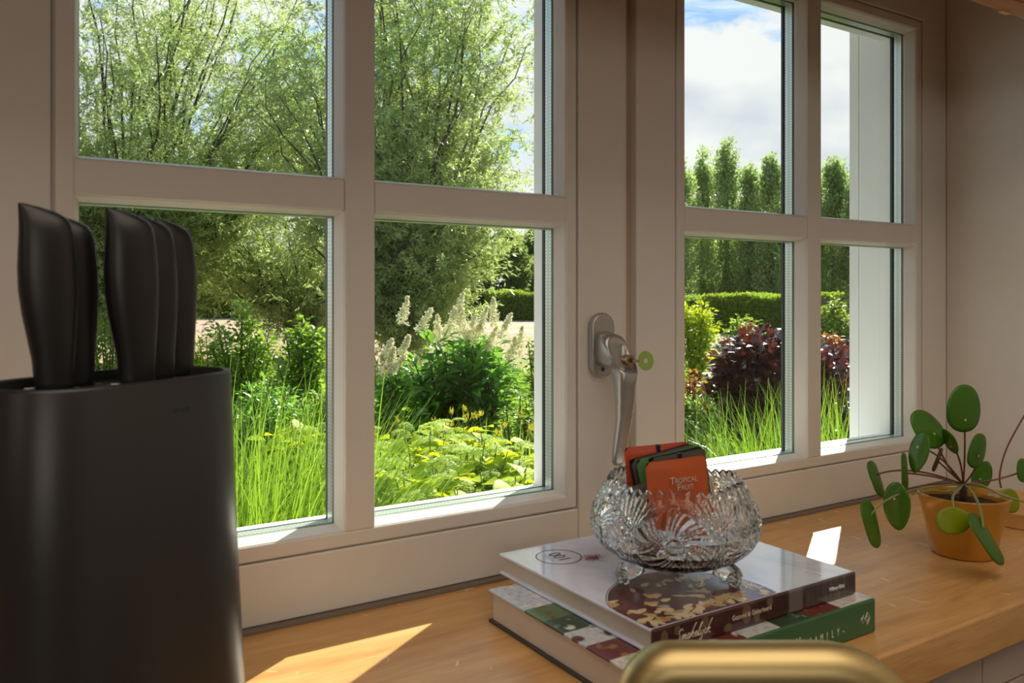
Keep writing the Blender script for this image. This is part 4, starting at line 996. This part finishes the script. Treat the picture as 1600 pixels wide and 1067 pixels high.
for i in range(9):
    px = 1030 + i * 40
    blob_tree('background_tree', px, 64 + i % 3 * 2, 330 + (i * 37) % 30, 42, 'far', 7000, 'dark tree mass behind the poplars, %s of nine from the left' % ('first second third fourth fifth sixth seventh eighth ninth'.split()[i]), 'dark trees behind the poplars', 140 + i, .26, 0.0)
left_far = [(150, 395, 70, 'far'), (215, 380, 60, 'yellow'), (300, 372, 60, 'yellow'), (352, 362, 62, 'yellow'), (420, 385, 60, 'far'), (480, 380, 55, 'far'), (560, 372, 60, 'far'), (620, 378, 60, 'far'), (690, 372, 58, 'yellow'), (745, 366, 52, 'far'), (795, 362, 50, 'far'), (845, 350, 50, 'far'), (900, 352, 50, 'far'), (960, 350, 50, 'far')]
ordn = 'first second third fourth fifth sixth seventh eighth ninth tenth eleventh twelfth thirteenth fourteenth'.split()
for i, (px, top, hw, mt) in enumerate(left_far):
    blob_tree('background_tree', px, 50 + (i * 5) % 7, top, hw, mt, 12000, '%s rounded tree behind the willows, %s from the left' % ('yellowish green' if mt == 'yellow' else 'dark green', ordn[i]), 'rounded trees across the field', 170 + i, .20, 0.0)
# clipped hedges
def hedge(px0, px1, dist0, dist1, top0, top1, th, label, n, seed, mat='hedge', lf=.09):
    rr = np.random.default_rng(seed); A, B = gp(px0, dist0), gp(px1, dist1); e = empty('hedge', A); tag(e, label, 'hedge', 'clipped hedges at the far side of the field')
    ax_ = B - A; L = ax_.length; x = np.array(ax_ / L); y = np.array([-x[1], x[0], 0])
    u = rr.random(n); H = ((465 - top0) * dist0 / 1285 * (1 - u) + (465 - top1) * dist1 / 1285 * u) + (CAM.z - GZ)
    H = H * (1 + .04 * np.sin(u * L * 1.7) + .03 * np.sin(u * L * 4.1 + 1))
    face = rr.random(n); v = rr.uniform(-.5, .5, n) * th; z = np.ones(n)
    v = np.where(face < .5, -th / 2 + rr.normal(0, .03, n), v); z = np.where(face < .5, rr.random(n), 1 + rr.normal(0, .02, n))
    z = np.where(face > .92, rr.random(n) * .9, z)
    C = x[None] * (u * L)[:, None] + y[None] * v[:, None]; C[:, 2] = z * H + rr.normal(0, .02, n)
    D = rr.normal(0, .6, (n, 3)) + np.array([[0, 0, .5]]) - y[None] * .4
    stuff(link_mesh('foliage', leaves_mesh('foliage', C, D, rr.uniform(lf * .7, lf * 1.4, n), lf * .7, LM[mat], simple2=True), e))
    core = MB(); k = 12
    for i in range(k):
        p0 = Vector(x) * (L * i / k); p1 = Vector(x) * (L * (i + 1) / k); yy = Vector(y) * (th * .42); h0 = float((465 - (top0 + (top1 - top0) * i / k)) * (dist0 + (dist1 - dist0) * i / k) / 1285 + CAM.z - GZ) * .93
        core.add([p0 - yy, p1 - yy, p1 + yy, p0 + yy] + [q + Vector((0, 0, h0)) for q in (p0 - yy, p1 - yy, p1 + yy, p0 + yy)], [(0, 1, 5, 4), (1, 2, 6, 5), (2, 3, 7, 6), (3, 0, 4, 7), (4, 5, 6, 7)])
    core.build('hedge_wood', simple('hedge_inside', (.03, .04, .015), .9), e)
hedge(768, 1000, 47, 44, 458, 456, 2.2, 'clipped hedge beyond the field, at the right of the second pane', 16000, 31)
hedge(1120, 1300, 30, 27, 466, 462, 2.0, 'bright clipped hedge in the third pane below the poplars', 16000, 32)
hedge(1000, 1150, 42, 36, 466, 466, 2.0, 'short clipped hedge just right of the meeting stile', 6000, 33)

# ---------------- shrubs
def shrub(name, px, dist, top, half, mat, n, label, cat, lf=(.05, .03), seed=1, nst=16, ybase=GZ, group=None, low=.12, flat=1.0, loose=.75, big=0, bigsize=1.3, dome=.35):
    """stems rising from the ground with leaves around their upper parts; `big` single leaves are parts"""
    rr = np.random.default_rng(seed); r0 = random.Random(seed); org = gp(px, dist); e = empty(name, org); tag(e, label, cat, group)
    k = dist / 1285; Ht = (465 - top) * k + (CAM.z - GZ); Wr = half * k; st = MB(); Cs = []; Ds = []
    per = n // nst
    for j in range(nst):
        a = r0.random() * 6.283; q = math.sqrt(r0.random()); z = Ht * (1 - dome * q * q) * r0.uniform(.82, 1.0)
        tip = Vector((Wr * q * math.cos(a), Wr * q * math.sin(a) * .8, z)); b0 = Vector((tip.x * .15, tip.y * .15, 0))
        pts = bez(b0, Vector((tip.x * .55, tip.y * .55, z * .6)), tip, 6); st.tube(pts, [.010 * (1 - i / 8) + .002 for i in range(7)], 4)
        us = low + (1 - low) * rr.random(per) ** loose; ii = np.clip((us * 6).astype(int), 0, 5); fr = us * 6 - ii; pa = np.array([list(p) for p in pts])
        C = pa[ii] * (1 - fr[:, None]) + pa[np.minimum(ii + 1, 6)] * fr[:, None]; v = rr.normal(size=(per, 3)); v[:, 2] *= .5
        C = C + v * Wr * .11; Cs.append(C); Ds.append(v + np.array([[0, 0, .35]]))
    st.build('stems', m_bark, e, smooth=True)['kind'] = 'stuff'
    C = np.concatenate(Cs); D = np.concatenate(Ds); m_ = len(C)
    stuff(link_mesh('foliage', leaves_mesh('foliage', C, D, rr.uniform(lf[0] * .6, lf[0] * 1.3, m_), rr.uniform(lf[1] * .7, lf[1] * 1.2, m_), LM[mat], nrm=np.array([[0, 0, 1.0]]) + rr.normal(0, .45, (m_, 3))), e))
    if big:
        var = [leaves_one(lf[0] * bigsize, lf[1] * bigsize, LM[mat], t_) for t_ in (.2, .5, .9)]
        for q in range(big):
            i = r0.randrange(m_); c = Vector(C[i]) * 1.0; d = Vector(D[i]).normalized()
            link_mesh('leaf', var[q % 3], e, orient(c, d, r0))
    return e
def leaves_one(L, Wd, mat, tone, nseg=5, round_=False, bend=.25):
    """a single broad pointed leaf lying along +x with a raised rim"""
    vs = [(0, 0, 0)]; fs = []
    prof = [(.0, .0), (.12, .55), (.35, 1.0), (.62, .85), (.85, .42), (1.0, 0)]
    rows = []
    for x, w_ in prof:
        z = -bend * x * x * L; rows.append([(x * L, w_ * Wd / 2, z + abs(w_) * Wd * .10), (x * L, 0, z), (x * L, -w_ * Wd / 2, z + abs(w_) * Wd * .10)])
    V = [p for r_ in rows for p in r_]; F = []
    for i in range(len(rows) - 1):
        for k in range(2): a = i * 3 + k; F.append((a, a + 1, a + 4, a + 3))
    me = fast_mesh('leaf', np.array(V), np.array(F), mat, np.full(len(V), tone), smooth=True); return me
def orient(c, d, r0, up=None):
    x = Vector(d).normalized(); u = (up or Vector((r0.gauss(0, .35), r0.gauss(0, .35), 1))).normalized(); y = u.cross(x)
    if y.length < 1e-3: y = Vector((0, 1, 0))
    y.normalize(); z = x.cross(y); return Matrix(((x.x, y.x, z.x, c[0]), (x.y, y.y, z.y, c[1]), (x.z, y.z, z.z, c[2]), (0, 0, 0, 1)))
# left window, middle distance
shrub('shrub', 375, 7.6, 466, 62, 'shrub', 2600, 'slender leafy shrub right of the knife block in front of the sandy field', 'shrub', (.060, .038), 41, 14)
shrub('shrub', 470, 7.2, 492, 56, 'shrub', 2600, 'small bushy shrub with rounded leaves left of the left vertical muntin', 'shrub', (.060, .042), 42, 14)
shrub('shrub', 330, 8.6, 508, 30, 'lime', 900, 'low yellow green shrub at the foot of the slender shrub', 'shrub', (.05, .03), 43, 10)
shrub('shrub', 170, 9.0, 480, 50, 'hedge', 1500, 'loose shrub seen between the two groups of knife handles', 'shrub', (.06, .03), 44, 12)
shrub('shrub', 415, 5.6, 580, 75, 'dark', 3000, 'low dark undergrowth behind the tall grass at left', 'shrub', (.05, .022), 45, 20)
shrub('shrub', 500, 5.2, 590, 60, 'shrub', 2400, 'low undergrowth behind the left vertical muntin', 'shrub', (.05, .022), 46, 18)
# the plume shrub
def plumes(e, spots, dist, seed, size=(.19, .05)):
    rr = np.random.default_rng(seed); O = Vector(e.location)
    for px, py in spots:
        q = P(px, py, dist) - O; n = 420; u = rr.random(n); z = u * size[0]; rad_ = size[1] * (1 - u) ** .6
        br_ = rr.integers(0, 7, n); a = br_ * .9 + rr.normal(0, .25, n); C = np.stack([np.cos(a) * rad_ * rr.random(n), np.sin(a) * rad_ * rr.random(n), z - size[0] * .5], 1)
        C += np.array([[rr.normal(0, .004), 0, 0]]); D = rr.normal(0, 1, (n, 3)) + np.array([[0, 0, .5]])
        tilt = Matrix.Rotation(rr.normal(0.25, .25), 3, 'Y'); C = C @ np.array(tilt).T + np.array(q)[None]
        link_mesh('flower_plume', leaves_mesh('flower_plume', C, D, .016, .012, LM['plume']), e)
e = shrub('plume_shrub', 712, 5.6, 500, 92, 'dark', 3600, 'dark green shrub with creamy flower plumes in the second pane', 'shrub', (.12, .042), 51, 34, big=170, bigsize=1.15, low=.05)
plumes(e, [(632, 485), (664, 500), (716, 478), (722, 500), (735, 512), (706, 505), (755, 500), (772, 488), (748, 518), (790, 510), (768, 530), (685, 515), (812, 532), (800, 548)], 5.5, 5)
e = shrub('plume_shrub', 612, 5.0, 560, 34, 'dark', 900, 'small plant with pale plumes at the left edge of the second pane', 'shrub', (.10, .034), 52, 12, big=30)
plumes(e, [(605, 545), (612, 560), (622, 568), (600, 572), (632, 540)], 4.9, 6, (.13, .04))
shrub('shrub', 845, 6.2, 505, 42, 'hedge', 1700, 'loose yellow green shrub beside the outer cover strip in the second pane', 'shrub', (.05, .028), 53, 14)
shrub('shrub', 808, 4.5, 600, 44, 'shrub', 2200, 'bushy low plant below the plume shrub at the right', 'shrub', (.035, .02), 54, 20)
# right window shrubs
shrub('shrub', 1088, 10.5, 458, 40, 'lime', 2600, 'tall bright yellow green shrub right of the meeting stile', 'shrub', (.07, .045), 55, 16)
shrub('shrub', 1160, 8.6, 488, 60, 'hedge', 3000, 'spreading bright green shrub behind the purple shrub', 'shrub', (.06, .04), 56, 18)
e_ = shrub('orange_shrub', 1172, 8.2, 484, 24, 'orange', 500, 'shrub with orange young leaves above the purple shrub', 'shrub', (.05, .035), 57, 8, low=.55)
shrub('orange_shrub', 1302, 7.2, 504, 26, 'orange', 700, 'orange tipped shrub behind the purple shrub in the last pane', 'shrub', (.05, .035), 58, 8, low=.5)
shrub('shrub', 1302, 12.0, 462, 42, 'hedge', 3000, 'rounded bright green bush in the last pane', 'shrub', (.07, .045), 59, 20)
shrub('shrub', 1084, 6.0, 545, 30, 'orange', 700, 'low orange and yellow plant at the left edge of the third pane', 'shrub', (.045, .025), 60, 10)
shrub('shrub', 1088, 4.2, 585, 46, 'shrub', 2600, 'low leafy green plant beside the meeting stile under the purple shrub', 'shrub', (.035, .022), 61, 20)
shrub('shrub', 1240, 7.8, 498, 34, 'lime', 1000, 'small pale yellow green shrub behind the right vertical muntin', 'shrub', (.05, .03), 62, 10)
shrub('purple_shrub', 1222, 4.5, 513, 118, 'purple', 11000, 'dark purple leaved shrub above the tall grass in the third pane', 'shrub', (.060, .045), 63, 70, big=200, bigsize=1.3, low=.35, loose=.5, dome=.16)
shrub('purple_shrub', 1345, 4.9, 520, 60, 'purple', 3000, 'dark purple leaved shrub beyond the right vertical muntin', 'shrub', (.060, .045), 64, 30, big=60, bigsize=1.2, low=.3, loose=.5, dome=.15)

# ---------------- grasses
def grass(px, dist, H, n, label, seed, spread=.10, lean=.30, mat='grass', wd=.007, name='ornamental_grass', group='ornamental grasses by the window', bias=0.0):
    rr = np.random.default_rng(seed); org = gp(px, dist); e = empty(name, org); tag(e, label, 'grass', group)
    base = np.stack([rr.normal(0, spread, n), rr.normal(0, spread, n), np.zeros(n)], 1); az = rr.random(n) * 6.283
    if bias: az = np.where(rr.random(n) < .6, rr.normal(bias, .7, n), az)
    le = np.abs(rr.normal(lean, lean * .55, n)) + .03
    stuff(link_mesh('blades', blades_mesh('blades', base, az, le, rr.uniform(.65, 1.08, n) * H, rr.uniform(.6, 1.2, n) * wd, LM[mat], 6, tone=rr.random(n)), e)); return e
grass(392, 2.3, 1.04, 1500, 'tall green grass clump close outside, right beside the knife block', 71, .10, .50, wd=.009, bias=-.45)
grass(470, 2.9, 1.00, 1200, 'tall green grass clump left of the left vertical muntin', 72, .12, .50, wd=.009, bias=-.45)
grass(300, 2.6, 1.05, 900, 'tall green grass clump hidden behind the knife block', 73, .12, .30)
grass(540, 2.35, .74, 500, 'sparse grass tuft below the left vertical muntin', 74, .08, .5)
grass(1105, 3.0, .76, 1600, 'dense green grass clump right of the meeting stile', 75, .14, .42)
grass(1195, 3.3, .90, 1300, 'tall grass clump in the middle of the third pane', 76, .16, .40)
grass(1270, 3.0, .92, 1200, 'tall grass clump behind the right vertical muntin', 77, .14, .38)
grass(1335, 3.3, .95, 1200, 'tall grass clump at the outer reveal board', 78, .14, .28)
grass(1150, 2.6, .70, 900, 'low grass tuft at the foot of the third pane', 79, .18, .45)
# daylilies
names = ['at the left edge of the second pane', 'below the left plume plant', 'below the middle of the plume shrub', 'with yellow buds right of the middle of the second pane', 'beside the outer cover strip', 'nearest the glass at the lower right of the second pane', 'in the middle of the second pane', 'low behind the left vertical muntin', 'between the hydrangeas', 'at the bottom right corner of the second pane']
for i, (px, d_, H) in enumerate([(590, 4.4, .60), (640, 4.7, .58), (700, 4.6, .60), (760, 4.5, .60), (815, 4.2, .64), (800, 3.2, .58), (735, 4.0, .52), (545, 4.4, .56), (690, 4.2, .50), (838, 3.0, .56)]):
    e = grass(px, d_, H, 330, 'strap-leaved daylily clump ' + names[i], 90 + i, .12, .42, 'strap', .020, 'daylily', 'daylilies in the flower bed')
    if i < 5:
        rr = np.random.default_rng(300 + i); st = MB()
        for q in range(5):
            a = rr.random() * 6.28; s_ = rr.uniform(.05, .22); tip = Vector((s_ * math.cos(a), s_ * math.sin(a), H * rr.uniform(.85, 1.05))); st.tube([(0, 0, 0), tip * .5 + Vector((0, 0, .05)), tip], [.003, .0025, .002], 4)
            C = np.array(tip)[None] + rr.normal(0, .008, (9, 3)); link_mesh('bud_cluster', leaves_mesh('bud_cluster', C, rr.normal(0, .4, (9, 3)) + np.array([[0, 0, 1]]), .035, .012, LM['bud']), e)
        stuff(st.build('flower_stalks', m_stem, e))
# hydrangeas: each leaf a part
hl = [leaves_one(.092 * s_, .074 * s_, LM['lime'], t_, bend=.3) for s_, t_ in ((1.0, .15), (.85, .5), (1.1, .75), (.9, 1.0))]
def flower_head(seed):
    rr = np.random.default_rng(seed); n = 300; a = rr.random(n) * 6.283; q = np.sqrt(rr.random(n)) * .050
    C = np.stack([q * np.cos(a), q * np.sin(a), .016 * (1 - (q / .05) ** 2) + rr.normal(0, .002, n)], 1)
    return leaves_mesh('flower_head', C, np.stack([np.cos(a), np.sin(a), rr.normal(.4, .3, n)], 1), .0085, .0075, LM['head'], nrm=np.array([[0, 0, 1.0]]) + rr.normal(0, .3, (n, 3)))
fh = [flower_head(s_) for s_ in (1, 2, 3)]
hs = [(600, 3.3), (650, 3.05), (705, 2.85), (620, 3.8), (672, 3.6), (728, 3.35), (560, 3.5), (585, 2.75), (640, 2.6), (775, 3.6), (520, 3.0), (700, 4.1), (800, 2.95), (475, 4.0)]
hw = ['at the left edge of the second pane', 'left of the middle of the second pane', 'near the lower middle of the second pane', 'further back at the left of the second pane', 'further back below the plume shrub', 'right of the middle of the second pane', 'behind the left vertical muntin', 'at the lower left corner of the second pane', 'lowest and nearest in the second pane', 'back right among the daylilies', 'behind the tall left grass', 'furthest back of the lime hydrangeas', 'at the lower right of the second pane', 'behind the grass in the first lower pane']
for i, (px, d_) in enumerate(hs):
    r0 = random.Random(500 + i); e = empty('hydrangea', gp(px, d_)); tag(e, 'lime leaved hydrangea ' + hw[i], 'hydrangea', 'hydrangeas in the flower bed')
    H = .66 if d_ > 2.8 else .58; st = MB()
    for s_ in range(26):
        a = r0.random() * 6.283; q = math.sqrt(r0.random()) * .27; tip = Vector((q * math.cos(a), q * math.sin(a), H * r0.uniform(.86, 1.06) - q * .25)); st.tube([(tip.x * .2, tip.y * .2, 0), tip * .6, tip], [.004, .003, .0025], 4)
        a2 = r0.random() * 6.28
        for lv in range(8):
            z = tip.z - .045 - .05 * (lv // 2); aa = a2 + (lv // 2) * 1.57 + (lv % 2) * math.pi; dv = Vector((math.cos(aa), math.sin(aa), r0.uniform(-.1, .5)))
            b_ = Vector((tip.x, tip.y, 0)) * (z / tip.z) + Vector((0, 0, z)); link_mesh('leaf', hl[r0.randrange(4)], e, orient(b_ + dv * .02, dv, r0))
        if s_ % 3 == 0:
            link_mesh('flower_head', fh[s_ % 3], e, Matrix.Translation(tip + Vector((0, 0, .012))) @ Matrix.Rotation(r0.gauss(0, .25), 4, 'X') @ Matrix.Scale(r0.uniform(.6, 1.0), 4))
    stuff(st.build('stems', m_stem, e))
# low ground cover between the plants and the field
def cover(px0, px1, d0, d1, n, H, mat, label, seed):
    rr = np.random.default_rng(seed); s_, c_ = math.sin(YAW), math.cos(YAW); px = rr.uniform(px0, px1, n); d = rr.uniform(d0 ** .5, d1 ** .5, n) ** 2; u = (px - 800) / 1285
    C = np.stack([CAM.x + d * (s_ + u * c_), CAM.y + d * (c_ - u * s_), GZ + rr.random(n) ** 2 * H], 1)
    o = link_mesh('ground_cover', leaves_mesh('ground_cover', C, rr.normal(0, .5, (n, 3)) + np.array([[0, 0, 1.2]]), rr.uniform(.06, .16, n), .018, LM[mat]), None); tag(o, label, 'ground cover', kind='stuff')
cover(100, 900, 4.5, 12.5, 42000, .22, 'shrub', 'low green plants covering the ground behind the flower bed', 401)
cover(1000, 1420, 4.0, 14, 26000, .22, 'shrub', 'low green plants covering the ground behind the grasses', 402)
cover(100, 1420, 12, 26, 9000, .16, 'yellow', 'sparse weeds at the near edge of the sandy field', 403)
